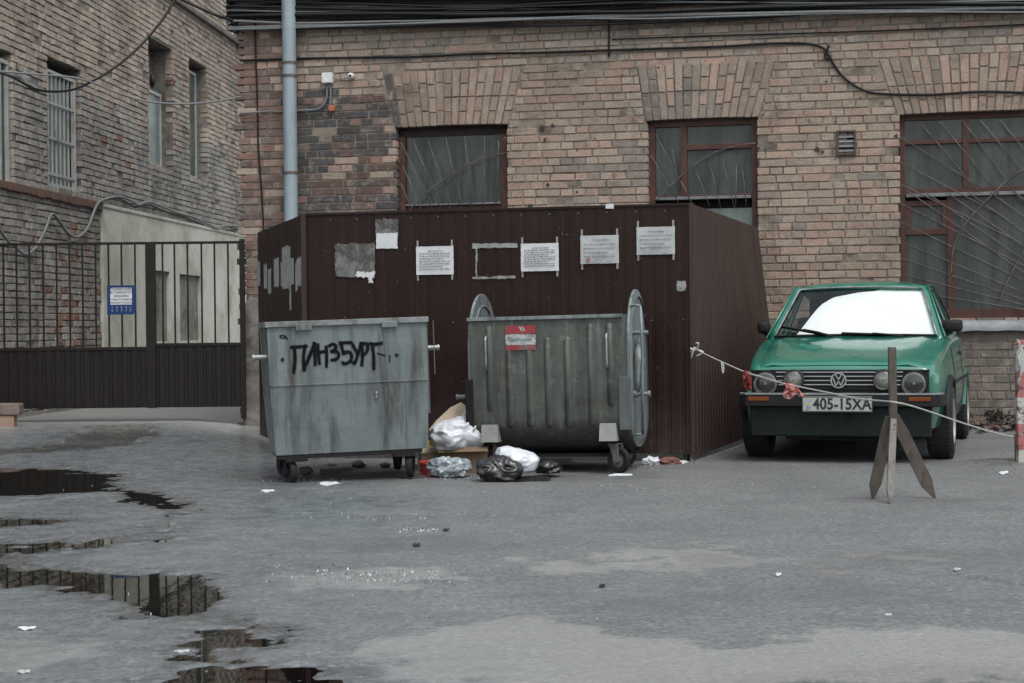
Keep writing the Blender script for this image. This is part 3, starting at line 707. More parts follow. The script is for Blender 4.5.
c=t.mix(t.mask(n5,.50,.61,0,.62),c,(.05,.05,.052)); c=t.mix(t.mask(n5,.45,.37,0,.45),c,(.30,.30,.295)); c=t.mix(t.mask(n6,.48,.64,0,.35),c,(.085,.088,.09)); n8=t.noise(24,6,.8,t.mapped((1,1.0,1),loc=(9,4,0))); c=t.mix(t.mask(n8,.56,.63,0,.5),c,(.045,.045,.046)); c=t.mix(t.mask(n8,.42,.36,0,.3),c,(.32,.32,.31))
c=t.mix(t.math('MULTIPLY',pal_,.42),c,(.30,.295,.28)); c=t.mix(t.math('MULTIPLY',drk_,.40),c,(.075,.074,.075))
h=t.math('ADD',t.math('MULTIPLY',n2,.6),t.math('MULTIPLY',n3,.5))
nn=t.bump(h,.006,.55); nn=t.bump(n5,.010,.6,nn); nn=t.bump(n4,.012,.45,nn); 
t.l(t.math('MULTIPLY',wet_sheen,t.mask(n6,.35,.6,.6,1.0)),t.p.inputs['Coat Weight']); t.l(t.mask(n6,.38,.62,.34,.14),t.p.inputs['Coat Roughness']); t.l(t.bump(n5,.003,.35),t.p.inputs['Coat Normal']); t.p.inputs['Coat IOR'].default_value=1.5
M_ground=t.fin(c,rfin,nn)
G=link_mesh('ground',me,M_ground,None,True); tag(G,kind='structure')
t=NT('puddle water'); nw=t.noise(3.0,3,.5,t.mapped((1,1,1))); 
tr=t.n('ShaderNodeBsdfTransparent'); tr.inputs[0].default_value=(.50,.47,.40,1); gl=t.n('ShaderNodeBsdfGlossy'); gl.inputs['Roughness'].default_value=.012; fr_=t.n('ShaderNodeFresnel',IOR=1.75); mx=t.n('ShaderNodeMixShader'); bb=t.bump(nw,.0015,.3); t.l(bb,gl.inputs['Normal']); t.l(bb,fr_.inputs['Normal']); t.l(fr_.outputs[0],mx.inputs[0]); t.l(tr.outputs[0],mx.inputs[1]); t.l(gl.outputs[0],mx.inputs[2]); t.l(mx.outputs[0],t.out.inputs[0]); M_water=t.m
for i,P in enumerate(PUDW):
    m=MB(); xs_=[p[0] for p in P]; ys_=[p[1] for p in P]; cx=sum(xs_)/len(P); cy=sum(ys_)/len(P)
    zc=.0
    k=[(x+(.3 if x>cx else -.3), y+(.3 if y>cy else -.3)) for x,y in P]
    wl=-.0095-.0001*i
    if i==7: continue
    m.add([(min(xs_)-.25,min(ys_)-.25,wl),(max(xs_)+.25,min(ys_)-.25,wl),(max(xs_)+.25,max(ys_)+.25,wl),(min(xs_)-.25,max(ys_)+.25,wl)],[(0,1,2,3)])
    tag(m.build('puddle',M_water,None),kind='structure')
# ================================================================= TEXT
def text_mesh(s,size,name='lettering',mat=None,parent=None,loc=(0,0,0),align='CENTER',sx=1.0,sp=1.0,bold=0.0,rot=(math.pi/2,0,0)):
    cu=bpy.data.curves.new('t','FONT'); cu.body=s; cu.size=size; cu.align_x=align; cu.align_y='CENTER'; cu.space_character=sp; cu.offset=bold; cu.extrude=0; cu.space_line=.95
    o=bpy.data.objects.new('t',cu); COL.objects.link(o); bpy.context.view_layer.update()
    me=bpy.data.meshes.new_from_object(o.evaluated_get(bpy.context.evaluated_depsgraph_get())); bpy.data.objects.remove(o); bpy.data.curves.remove(cu)
    if sx!=1: me.transform(Matrix.Diagonal((sx,1,1,1)))
    ob=link_mesh(name,me,mat,parent); ob.location=loc; ob.rotation_euler=rot; return ob
M_gate=worn('dark brown gate paint',(.0085,.0052,.0045),(.0055,.0036,.0032),(.016,.012,.010),.6,0,5,2,.6,.75,True)
M_blue=worn('blue sign paint',(.008,.030,.125),(.006,.024,.095),None,.45,0,6)
M_paper=worn('paper',(.56,.57,.585),(.47,.48,.50),None,.8,0,5,bump=.004,bsc=8)
M_ink=plain('black ink',(.03,.03,.035),.7)
M_paint_w=plain('pale sign print',(.30,.38,.55),.6)
# ================================================================= GATE
DG=18.0
def gp(px,py): return at(px,py,DG)
gl=gp(-14,300).x; gr=gp(243,300).x; zt=2.0; zp1=.885; zp0=.255
xp=gp(151,300).x
GATE=empty('metal_gate',(0,DG,0),0,'dark brown metal yard gate with thin upright bars above a solid sheet lower half','gate')
m=MB(); m.box(gl,gr,-.015,.015,zt-.028,zt,b=.003); m.build('top_rail',M_gate,GATE)
m=MB(); m.box(gl,xp-.05,-.02,.02,zp1-.03,zp1+.005,b=.003); m.build('middle_rail',M_gate,GATE)
m=MB(); m.box(xp+.05,gr,-.02,.02,zp1+.005,zp1+.04,b=.003); m.build('middle_rail',M_gate,GATE)
m=MB(); m.box(xp-.05,xp+.05,-.035,.035,zp0-.015,zt-.002,b=.005); m.build('post',M_gate,GATE)
m=MB(); m.box(gr-.03,gr+.02,-.03,.03,.12,zt+.02,b=.005); m.build('post',M_gate,GATE)
def sheet(mb,x0,x1,z0,z1,y=0,pitch=.115,h=.010,n_z=1,top=None,mi=0,flat=.55):
    """ribbed sheet: ribs run upwards; top(x) gives a sloping upper edge"""
    xs=[];x=x0
    prof=[(0,0),(flat*.5,0),(flat*.5+.08,h),(1-.08,h),(1,0)]
    k=0
    while x<x1:
        for a,b in prof[:-1]:
            xx=x+a*pitch
            if xx<=x1: xs.append((xx,y-b))
        x+=pitch
    xs.append((x1,y))
    vs=[];fs=[]
    for (xx,yy) in xs:
        t_=top(xx) if top else z1
        for j in range(n_z+1): vs.append((xx,yy+.0015*math.sin(xx*7+j),z0+(t_-z0)*j/n_z))
    N=n_z+1
    for i in range(len(xs)-1):
        for j in range(n_z): fs.append((i*N+j,(i+1)*N+j,(i+1)*N+j+1,i*N+j+1))
    mb.add(vs,fs,mi)
for (a,b,z1) in ((gl,xp-.05,zp1-.03),(xp+.05,gr-.03,zp1+.005)):
    m=MB(); sheet(m,a,b,zp0,z1,-.005,.10,.008); m.box(a,b,-.002,.012,zp0-.01,zp0+.03); m.build('sheet_panel',M_gate,GATE,fix=False)
xs_=[];x=gp(3,300).x; pb_=gp(108,300).x-gp(95,300).x
for px in [4,17,30,43.5,57,70,83,96,109,122,135.5]+[163,175,188,202,215,228.5]:
    x=gp(px,300).x; z1=zp1 if px<150 else zp1+.04
    m=MB(); m.box(x-.0085,x+.0085,-.009,.009,z1,zt-.028); m.build('bar',M_gate,GATE)
# blue sign
sx0,sz1=gp(107.5,285).x,gp(107,285.5).z; sx1,sz0=gp(136.5,314).x,gp(136,314.5).z
sw=(sx1-sx0); sh=sz1-sz0
S=empty('blue_sign',((sx0+sx1)/2,DG-.02,(sz0+sz1)/2),0,'square blue notice sign with a white text field hanging on the gate bars','sign')
m=MB(); m.prism([(-sw/2,-sh/2),(sw/2-.02,-sh/2),(sw/2-.016,-sh/2+.035),(sw/2,-sh/2+.04),(sw/2,sh/2),(-sw/2,sh/2)],-.004,.0); m.build('board',M_blue,S)
m=MB(); m.box(-sw*.38,sw*.37,-.0065,-.0042,-sh*.16,sh*.42); fld=m.build('text_field',M_paper,S)
for k,(s,z,sz) in enumerate((('ВНИМАНИЕ!',.365,.040),('НЕ ПАРКОВАТЬ',.25,.036),('МАШИНЫ',.13,.034),('У ВОРОТ И ВЪЕЗДА',.01,.028),('ВОЗМОЖНА ЭВАКУАЦИЯ',-.10,.024))):
    text_mesh(s,sz*.95,'lettering',M_ink,fld,(0,-.0078,z*sh),bold=.0006)
for k,x in enumerate((-.32,-.16,.0,.16,.31)):
    for zz in (-.25,-.36): text_mesh(('I','4','8','A','L')[k] if zz>-.3 else ('0','2','7','3','5')[k],.034,'lettering',M_paint_w,S,(x*sw,-.0055,zz*sh))
m=MB()
q=gp(8,356);
# ================================================================= FENCE OF RIBBED SHEET round the bin bay
t=NT('brown ribbed sheet'); n=t.noise(1.0,6,.7,t.mapped((4,4,.5)),.3); c=t.mix(t.mask(n,.4,.7),(.020,.0095,.0080),(.0135,.0070,.0060))
n2=t.noise(1.0,6,.75,t.mapped((16,16,1.1))); c=t.mix(t.mask(n2,.58,.8,0,.4),c,(.045,.036,.034))
n3=t.noise(26,5,.7); c=t.mix(t.mask(n3,.62,.74,0,.4),c,(.07,.058,.055)); n4=t.noise(1.4,5,.7); c=t.mix(t.mask(n4,.5,.7,0,.35),c,(.028,.021,.020))
t.p.inputs['Specular IOR Level'].default_value=.16
g_=t.n('ShaderNodeSeparateXYZ'); t.l(t.tc.outputs['Object'],g_.inputs[0]); c=t.mix(t.math('MULTIPLY',t.mask(g_.outputs[2],.55,.0),t.mask(t.noise(5,6,.75),.35,.65),True),c,(.060,.048,.042))
M_fence=t.fin(c,t.mask(n4,.3,.7,.34,.55),t.bump(t.noise(2.2,4,.6),.02,.5,t.bump(t.noise(8,3,.5),.004,.3)))
t=NT('brown ribbed side sheet'); n=t.noise(1.0,6,.7,t.mapped((4,4,.5)),.3); c=t.mix(t.mask(n,.4,.7),(.040,.025,.021),(.028,.018,.016))
n3=t.noise(20,5,.7); c=t.mix(t.mask(n3,.62,.74,0,.4),c,(.08,.062,.057)); t.p.inputs['Specular IOR Level'].default_value=.25; M_fence2=t.fin(c,.55,t.bump(t.noise(8,3,.5),.004,.3))
pL=at(305,330,13.97); pR=at(691.5,330,13.18); pL.z=pR.z=0
ang=math.atan2(pR.y-pL.y,pR.x-pL.x); fwid=(pR-pL).length
FN=empty('sheet_metal_fence',pL,ang,'dark brown ribbed sheet metal fence screening the bin bay in front of the brick wall','fence')
FH=2.0
m=MB(); sheet(m,0,fwid,.06,FH,0,.115,.0035,6); m.build('front_panel',M_fence,FN,fix=False)
Minv=(Matrix.Translation(pL)@Matrix.Rotation(ang,4,'Z')).inverted()
def side(name,a,b,z1a,z1b,mat,lean=0):
    a=Vector(a);b=Vector(b); L=(b-a).length; an=math.atan2(b.y-a.y,b.x-a.x)
    M=Minv@Matrix.Translation(a)@Matrix.Rotation(an,4,'Z')
    m=MB(); sheet(m,0,L,.04,FH,0,.115,.012,6,top=lambda x:z1a+(z1b-z1a)*x/L)
    m.v=[tuple(M@Vector(v)+Vector((lean*(v[0]/L)*min(1,1.35*(1-v[2]/FH)),0,0))) for v in m.v]
    return m.build(name,mat,FN,fix=False),M,L
wr_t=fwp(757,225,.02); wr_b=fwp(776,420,.02)
side('side_panel',(pR.x,pR.y,0),(wr_t.x,wr_t.y,0),FH,FH+.02,M_fence2,lean=(wr_b.x-wr_t.x)*1.0)
lr=at(259,300,16.5)
so,MS,LS=side('side_panel',(lr.x,lr.y,0),(pL.x,pL.y,0),FH-.0,FH,M_fence)
m=MB(); m.box(-.022,.022,-.016,.03,.0,FH+.004,b=.003); m.build('corner_trim',M_fence2,FN)
m=MB(); m.box(fwid-.012,fwid+.022,-.016,.03,.03,FH+.006,b=.003); m.build('corner_trim',M_fence2,FN)
m=MB(); m.box(.022,fwid-.012,-.012,.0305,FH-.012,FH+.008,b=.002); m.build('top_rail',M_fence,FN)
m=MB(); m.box(.022,fwid-.012,.03,.06,.5,.54); m.box(.022,fwid-.012,.03,.06,1.6,1.64); m.build('back_rail',M_gate,FN)
for x in (.03,fwid/2,fwid-.03):
    m=MB(); m.box(x-.025,x+.025,.0605,.11,0,FH-.02); m.build('post',M_gate,FN)
def fe(px,py,off=.014):
    """point on the front panel in the fence's own frame (along, height)"""
    xc=(px-512)-ROLL*(py-341.5); tx=(pR.y-pL.y)/(pR.x-pL.x); d=(pL.y-tx*pL.x)/(1-tx*xc/F); w_=at(px,py,d); l=Minv@w_; return l.x,l.z
def fworld(x,z,off=.014): return Minv.inverted()@Vector((x,-off,z))
m=MB(); x,z=fe(418,280); m.box(x-.0025,x+.0025,-.0115,-.0095,.9,1.6); m.box(x+1.2,x+1.205,-.0115,-.0095,.3,1.9); m.build('sheet_seam',M_fence2,FN)
# rivets heads along the top and a strip of tape residue
M_rivet=plain('grey rivet',(.12,.115,.115),.5); rs=random.Random(3)
for i in range(26):
    x=.12+i*.115*1.0; m=MB(); m.lathe([(.001,-.004),(.006,-.003),(.007,0)],c=(x,-.0105,FH-.05 if i%2 else FH-.9),axis='y',n=8); m.build('rivet',M_rivet,FN)
m=MB()
for i in range(90):
    x=rs.uniform(.1,fwid-.05); z=rs.uniform(.4,1.9); s_=rs.uniform(.0015,.004); m.box(x-s_,x+s_,-.0125,-.0098,z-s_*rs.uniform(.5,2.5),z+s_*rs.uniform(.5,2))

tag(m.build('paint_flecks',M_rivet,FN),kind='stuff')
# remains of torn posters and tape
M_tape=worn('torn tape and paper scraps',(.30,.30,.30),(.16,.155,.15),(.06,.05,.05),.6,0,14,6)
def ragged(mb,x0,x1,z0,z1,y,n=10,j=.008,seed=0,mi=0):
    r=random.Random(seed); P=[]
    for i in range(n+1): P.append((x0+(x1-x0)*i/n,z0+r.uniform(-j,j)))
    for i in range(1,n): P.append((x1+r.uniform(-j,j),z0+(z1-z0)*i/n))
    for i in range(n+1): P.append((x1-(x1-x0)*i/n,z1+r.uniform(-j,j)))
    for i in range(1,n): P.append((x0+r.uniform(-j,j),z1-(z1-z0)*i/n))
    cx=(x0+x1)/2; cz=(z0+z1)/2
    vs=[(cx,y,cz)]+[(a,y+r.uniform(-.0005,.0005),b) for a,b in P]; N=len(P)
    mb.add(vs,[(0,1+i,1+(i+1)%N) for i in range(N)],mi)
def scrap(px0,py0,px1,py1,label,seed,mat=M_tape,j=.006,off=.0135,name='poster_remnant',cat='poster remnant',group=None,strips=None):
    a=fe(px0,py1); b=fe(px1,py0); c=fworld((a[0]+b[0])/2,(a[1]+b[1])/2,off); w_=(b[0]-a[0])/2; h_=(b[1]-a[1])/2
    m=MB()
    for (u0,v0,u1,v1,sd_) in (strips or [(-1,-1,1,1,0)]): ragged(m,u0*w_,u1*w_,v0*h_,v1*h_,-.0004*(sd_%5),10,j,seed*31+sd_)
    o=m.build(name,mat,None); o.location=c; o.rotation_euler=(0,0,ang); return tag(o,label,cat,group)
t=NT('clear film over torn poster'); n=t.noise(7,4,.6,None,.6); n2=t.noise(60,3,.7); c=t.mix(t.mask(n,.46,.60),(.05,.045,.043),(.13,.13,.132)); c=t.mix(t.mask(n2,.55,.7,0,.5),c,(.24,.24,.24)); t.fin(c,.25); M_film=t.m
scrap(336,243,375,277,'torn grey poster under clear tape, left of the folded white leaflet on the fence',3,M_film,.008)
scrap(376,219,399,236,'empty clear plastic pocket taped above the small white leaflet on the fence',4,M_film,.005)
scrap(377,233,398,249,'small folded white leaflet at the bottom of a clear pocket beside the torn poster',5,M_paper,.003,.0145)
scrap(357,272,375,283,'bright white torn corner hanging below the torn grey poster',6,M_paper,.012,.0145,strips=[(-1,.1,1,1,1),(.3,-1,.8,.3,2)])
scrap(473,243,518,279,'outline of tape strips left where a notice was torn off, left of the middle notice',7,M_tape,.005,strips=[(-1,.75,1,1,1),(-.85,-.9,-.78,.75,2),(-1,-1,.9,-.88,3),(.1,-1.02,.5,-.86,4)])
scrap(606,204,614,209,'tiny white scrap stuck on the top edge of the fence',8,M_paper,.002,.0165)
scrap(677,281,686,291,'small whitish smear of old sticker near the right corner of the fence',9,M_tape,.006)
# left side panel: torn strips of a white poster
for k,(u,w_,z0,z1) in enumerate(((.25,.05,1.32,1.72),(.55,.04,1.25,1.68),(.85,.045,1.2,1.62),(1.15,.04,1.25,1.85),(1.5,.1,1.25,1.78),(1.75,.10,1.22,1.9),(1.98,.07,1.25,1.74),(2.2,.03,1.15,1.75),(2.40,.10,1.27,1.70))):
    pass
m=MB()
for k,(px,wd_,y0,y1) in enumerate(((260,3,262,286),(267,3,264,289),(271,3,268,294),(278,5,258,287),(284,3,262,286),(288,8,245,290),(293,5,258,285),(301,5,257,286),(298,2,262,291),(292,1.5,285,310))):
    xc0=(px-512); 
    # hit of the view line with the side panel
    def hit(px_,py_):
        xc=(px_-512)-ROLL*(py_-341.5); tx=(pL.y-lr.y)/(pL.x-lr.x); d=(lr.y-tx*lr.x)/(1-tx*xc/F); return (MS.inverted()@Minv@at(px_,py_,d))
    a=hit(px-wd_/2,y1); b=hit(px+wd_/2,y0); ragged(m,a.x,b.x,a.z,b.z,-.0135,8,.012,k)
m.v=[tuple((Minv.inverted()@MS)@Vector(v)) for v in m.v]
tag(m.build('poster_remnant',worn('torn white poster strips',(.30,.29,.28),(.20,.19,.185),None,.8,0,14)),'shredded strips of a white poster on the narrow left side of the fence','poster remnant')
# notices
M_lam=worn('creased laminated paper',(.44,.45,.46),(.31,.32,.33),(.20,.20,.21),.3,0,9,2.2,.5,.66,False,.006,10)
def notice(px0,py0,px1,py1,label,lines,seed,tilt=0,stamp=False,mat=M_paper):
    a=fe(px0,py1); b=fe(px1,py0); c=fworld((a[0]+b[0])/2,(a[1]+b[1])/2,.015); w_=(b[0]-a[0])/2; h_=(b[1]-a[1])/2
    N=empty('paper_notice',c,0,label,'notice',None,(0,tilt,ang))
    r=random.Random(seed); m=MB(); nx,nz_=18,12; vs=[];fs=[]
    for j in range(nz_+1):
        for i in range(nx+1):
            u=-1+2*i/nx; v=-1+2*j/nz_; vs.append((u*w_+r.uniform(-.001,.001),-.004*abs(mn.noise(Vector((u*2,v*4,seed))))-(.006*max(0,abs(u)+abs(v)-1.7)),v*h_+r.uniform(-.001,.001)))
    for j in range(nz_):
        for i in range(nx): q=j*(nx+1)+i; fs.append((q,q+1,q+nx+2,q+nx+1))
    m.add(vs,fs); m.build('sheet',mat,N,smooth=True,fix=False)
    m=MB()
    for k in range(lines):
        z=h_*.68-k*(h_*1.45/lines); x=-w_*.82; 
        if k==0: x=-w_*.35
        xe=w_*(.82 if (k and k%3) else .45)
        while x<xe:
            l=r.uniform(.008,.03); hh=.0042 if not stamp else .0035
            m.box(x,min(x+l,xe),-.0075,-.0068,z-hh,z+hh*(.2+.6*r.random())); x+=l+.006
    m.build('printed_lines',plain('faded grey print',(.20,.21,.23),.8),N)
    if stamp:
        m=MB(); m.lathe([(.010,-.0074),(.018,-.0074)],axis='y',c=(-w_*.6,0,-h_*.72),n=16); m.build('stamp',plain('faded pink stamp',(.32,.14,.14),.8),N)
    m=MB()
    for (sx_,sz_) in ((-1,-1),(1,-1),(-1,1),(1,1)):
        m.box(sx_*w_*.92-.008,sx_*w_*.92+.008,-.0005,.0,sz_*h_-(.045 if sz_<0 else 0),sz_*h_+(.05 if sz_>0 else 0))
    m.build('tape',M_tape,N)
    return N
notice(417,246,454,275,'plain white printed notice on the fence, leftmost of the full sheets',8,1)
notice(521.5,243,559,271.5,'bright white printed notice above the second bin, beside the torn off tape outline',9,2,tilt=0)
notice(581,235,619,264,'greyish creased notice with a small pinkish stamp in its lower left corner',5,3,stamp=True,mat=M_lam)
notice(637,226.5,675,255,'crumpled shiny laminated notice nearest the right corner of the fence, highest of them all',5,5,mat=M_lam)
# sticks and brick bits at the right foot of the fence
M_wood=worn('grey weathered wood',(.105,.088,.076),(.065,.056,.049),(.03,.026,.022),.85,0,7,6,.5,.7,True,.004,40)
for k,(x0,y0,x1,y1,w_) in enumerate(((684,426,685,461,.018),(694,424,692,462,.028))):
    a=ground_at(x1,y1); b=at(x0,y0,a.y+.05); m=MB(); m.beam(a,b,w_,.02,(0,1,0)); tag(m.build('wooden_stick',M_wood),'thinner grey stick leaning at the right foot of the fence' if k==0 else 'thicker grey stick leaning at the right corner of the fence','stick')
# ================================================================= WASTE CONTAINERS
M_bin1=worn('grey blue bin paint',(.165,.190,.196),(.125,.147,.153),(.048,.046,.042),.45,.25,3,1.4,.48,.70,True,.007,9)
M_bin1d=worn('grey bin paint, greener',(.10,.115,.11),(.08,.09,.088),(.04,.04,.036),.6,.2,4,2,.5,.7,True)
t=NT('grimy galvanised bin'); n=t.noise(1.0,7,.72,t.mapped((7,7,1.0)),.3); c=t.mix(t.mask(n,.35,.65),(.100,.106,.093),(.050,.054,.048))
n1=t.noise(1.0,6,.7,t.mapped((22,22,1.6))); c=t.mix(t.mask(n1,.57,.72,0,.6),c,(.26,.275,.265)); n2=t.noise(5,6,.7); c=t.mix(t.mask(n2,.5,.66,0,.7),c,(.032,.033,.030)); n9=t.noise(13,6,.75); c=t.mix(t.mask(n9,.56,.68,0,.6),c,(.17,.175,.16)); c=t.mix(t.mask(t.noise(1.0,6,.75,t.mapped((14,14,1.2),loc=(3,3,3))),.60,.72,0,.55),c,(.10,.065,.042))
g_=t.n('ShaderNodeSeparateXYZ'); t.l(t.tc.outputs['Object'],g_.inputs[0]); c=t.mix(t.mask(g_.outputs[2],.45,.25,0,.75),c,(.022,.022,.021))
M_bin2=t.fin(c,.55,t.bump(t.noise(3.5,4,.6),.02,.45,t.bump(t.noise(30,4,.7),.003,.5)),.3)
M_bin2l=worn('pale grey blue plate paint',(.20,.225,.23),(.14,.16,.165),(.06,.063,.06),.5,.2,6,3,.5,.68,True,.003,20)
M_rubber=plain('black rubber',(.014,.014,.014),.7)
M_steel=worn('dull steel',(.32,.33,.33),(.22,.22,.22),(.09,.08,.07),.45,.6,10)
M_bindark=plain('near black bin parts',(.016,.015,.015),.9)  # near black for underframes, left bin casters, bolt holes and one pad
# spray paint with soft edges
t=NT('black spray paint'); a_=t.attr('bcol','Alpha'); n=t.noise(120,3,.7); tr=t.n('ShaderNodeBsdfTransparent'); mx=t.n('ShaderNodeMixShader')
k=t.math('MULTIPLY',a_,t.mask(n,.3,.6,.9,1.0),True)
t.p.inputs['Specular IOR Level'].default_value=.1
t.fin((.004,.004,.005),.8); t.l(k,mx.inputs[0]); t.l(tr.outputs[0],mx.inputs[1]); t.l(t.p.outputs[0],mx.inputs[2]); t.l(mx.outputs[0],t.out.inputs[0]); M_spray=t.m
def stroke_mesh(strokes,w,soft,S):
    """strokes: polylines in a plane; S maps (a,b) -> 3D; ribbons whose alpha fades out at the rim"""
    V=[];Fa=[];AL_=[]
    lift=0
    for st in strokes:
        pts=[Vector((a,b,0)) for a,b in st]; pts=spline(pts,6) if len(pts)>2 else [pts[0].lerp(pts[1],i/6) for i in range(7)]
        lift+=.00025; N=len(pts)
        t0=(pts[1]-pts[0]).normalized(); t1=(pts[-1]-pts[-2]).normalized()
        pts=[pts[0]-t0*w*.55,pts[0]-t0*w*.25]+pts+[pts[-1]+t1*w*.25,pts[-1]+t1*w*.55]; N=len(pts); base=len(V)
        for i,p in enumerate(pts):
            tt=(pts[min(i+1,N-1)]-pts[max(i-1,0)]).normalized(); nn=Vector((-tt.y,tt.x,0))
            e=0 if i in (0,N-1) else 1
            ww=w*(1+.18*mn.noise(Vector((p.x*40,p.y*40,lift*900))))
            for (k,al) in ((-1,0),(-soft,1),(soft,1),(1,0)):
                q=p+nn*ww*.5*k; V.append(S(q.x,q.y,lift)); AL_.append(al*e)
        for i in range(N-1):
            for k in range(3): Fa.append((base+i*4+k,base+i*4+k+1,base+(i+1)*4+k+1,base+(i+1)*4+k))
    me=bpy.data.meshes.new('graffiti'); me.from_pydata([tuple(v) for v in V],[],Fa); me.update()
    at_=me.attributes.new('bcol','FLOAT_COLOR','POINT'); at_.data.foreach_set('color',np.array([(0,0,0,a) for a in AL_],dtype=np.float32).ravel())
    return me
def caster(parent,x,y,r,w,fork,name='caster',rot=0):
    o=empty(name,(x,y,r),rot); o.parent=parent
    m=MB(); m.lathe([(r*.55,-w/2+.004),(r*.62,-w/2),(r*.93,-w/2),(r,-w*.3),(r,w*.3),(r*.93,w/2),(r*.62,w/2),(r*.55,w/2-.004)],axis='x',n=28); m.build('tyre',M_rubber,o,auto=40)
    m=MB(); m.lathe([(.001,-w*.5),(r*.2,-w*.5),(r*.25,-w*.3),(r*.56,-w*.25),(r*.56,w*.25),(r*.25,w*.3),(r*.2,w*.5),(.001,w*.5)],axis='x',n=20); m.build('rim',fork,o,auto=40)
    m=MB()
    for s in (-1,1): m.prism([(-.02,-.015),(.02,-.015),(.055,r*.95),(.075,r*1.18),(-.01,r*1.18),(-.02,r*.9)],s*(w/2+.008)-.003,s*(w/2+.008)+.003,plane='yz')
    m.box(-w/2-.011,w/2+.011,-.01,.075,r*1.18,r*1.24); m.build('fork',fork,o)
    return o
# ---------- left container
c0=at(351.5,340,11.73); YA=R(11.5)
B1=empty('waste_container',(c0.x,c0.y,0),0,'grey blue open waste container with black spray painted letters on its front','waste container',None,(0,-R(1.5),YA))
hw=.550; D=.92; z0,zc,z1=.205,.685,1.115
m=MB()
# outer shell: front/back/side walls folding inward below the crease
ring=lambda z,ix,iy0,iy1:[(-hw+ix,iy0,z),(hw-ix*.25,iy0,z),(hw-ix*.25,D-iy1,z),(-hw+ix,D-iy1,z)]
R1_=ring(z1,.0,.0,.0); R2_=ring(zc,.004,.003,.0); R3_=ring(z0,.034,.05,.05)
I1=ring(z1,.012,.012,.012); I3=ring(z0+.02,.06,.06,.06)
vs=R1_+R2_+R3_+I1+I3; fs=[]
for i in range(4):
    j=(i+1)%4; fs+=[(i,j,j+4,i+4),(i+4,j+4,j+8,i+8),(i,j,j+12,i+12),(i+12,j+12,j+16,i+16)]
fs+=[(8,9,10,11),(16,17,18,19)]
m.add(vs,fs); body1=m.build('body',M_bin1,B1,bevel=.006)
m=MB(); 
for (a,b,c_,d) in ((-hw-.014,hw+.014,-.022,.0),(-hw-.014,hw+.014,D,D+.022),(-hw-.014,-hw,0,D),(hw,hw+.014,0,D)): m.box(a,b,c_,d,z1-.028,z1+.01,b=.003)
m.build('rim',worn('worn pale rim paint',(.22,.24,.24),(.14,.15,.15),(.07,.06,.055),.5,.3,10,4,.5,.65),B1)
for x in (-.30,.29): m=MB(); m.box(x-.055,x+.055,-.032,-.0225,z1-.056,z1-.012,b=.006); m.build('hook_tab',M_bin1,B1)
for x in (-.40,.395):   # folded corner strips on the lower front
    m=MB(); a,b=(x-.004,x+.004)
    f=lambda z:.003+(.05-.003)*(zc-z)/(zc-z0)
    m.add([(a,f(zc)-.006,zc-.01),(b,f(zc)-.006,zc-.01),(b,f(z0)-.006,z0+.01),(a,f(z0)-.006,z0+.01),(a,f(zc)+.01,zc-.01),(b,f(zc)+.01,zc-.01),(b,f(z0)+.01,z0+.01),(a,f(z0)+.01,z0+.01)],[(0,1,2,3),(0,4,5,1),(0,3,7,4),(1,5,6,2),(3,2,6,7)])
    m.build('pressed_seam',M_bin1,B1)
m=MB(); m.box(-hw+.005,hw-.005,-.004,.004,zc-.004,zc+.006,b=.002); m.build('crease',M_bin1,B1)
m=MB(); m.box(-hw+.05,hw-.05,.055,D-.055,z0-.03,z0-.0005); m.box(-.45,-.30,.05,.12,z0-.05,z0-.03); m.box(.30,.45,.05,.12,z0-.05,z0-.03); m.build('underframe',M_bindark,B1)
for s,zz in ((-1,.885),(1,.905)):
    m=MB(); m.lathe([(.001,0),(.018,0),(.018,s*.085),(.022,s*.085),(.022,s*.1),(.001,s*.1)],c=(s*hw,.10,zz),axis='x',n=14); m.build('trunnion',M_steel,B1,auto=40)
for q_ in ((-hw-.016,-hw+.012,.10,.14,.6,z1-.03),(-hw-.014,-hw+.012,.5,.54,.6,z1-.03),(hw-.003,hw+.014,.04,.09,.45,z1-.03),(hw+.05,hw+.056,.02,.028,.72,z1-.02)):
    m=MB(); m.box(*q_); m.build('side_stiffener',M_bin1d,B1)
for x,z in ((-.452,.865),(.335,.865),): 
    m=MB(); m.lathe([(.001,-.0028),(.013,-.0028),(.013,-.0008)],c=(x,0,z),axis='y',n=14); m.build('bolt_hole',M_bindark,B1)
m=MB(); m.lathe([(.001,-.014),(.009,-.012),(.011,.02)],c=(.185,.0,.61),axis='y',n=10); m.box(.178,.188,-.005,.03,.575,.605); m.build('bolt',M_steel,B1)
for x,y in ((-.42,.13),(.42,.13),(-.42,.80),(.42,.80)): caster(B1,x,y,.085,.045,M_bindark,rot=R(20 if x<0 else -15))
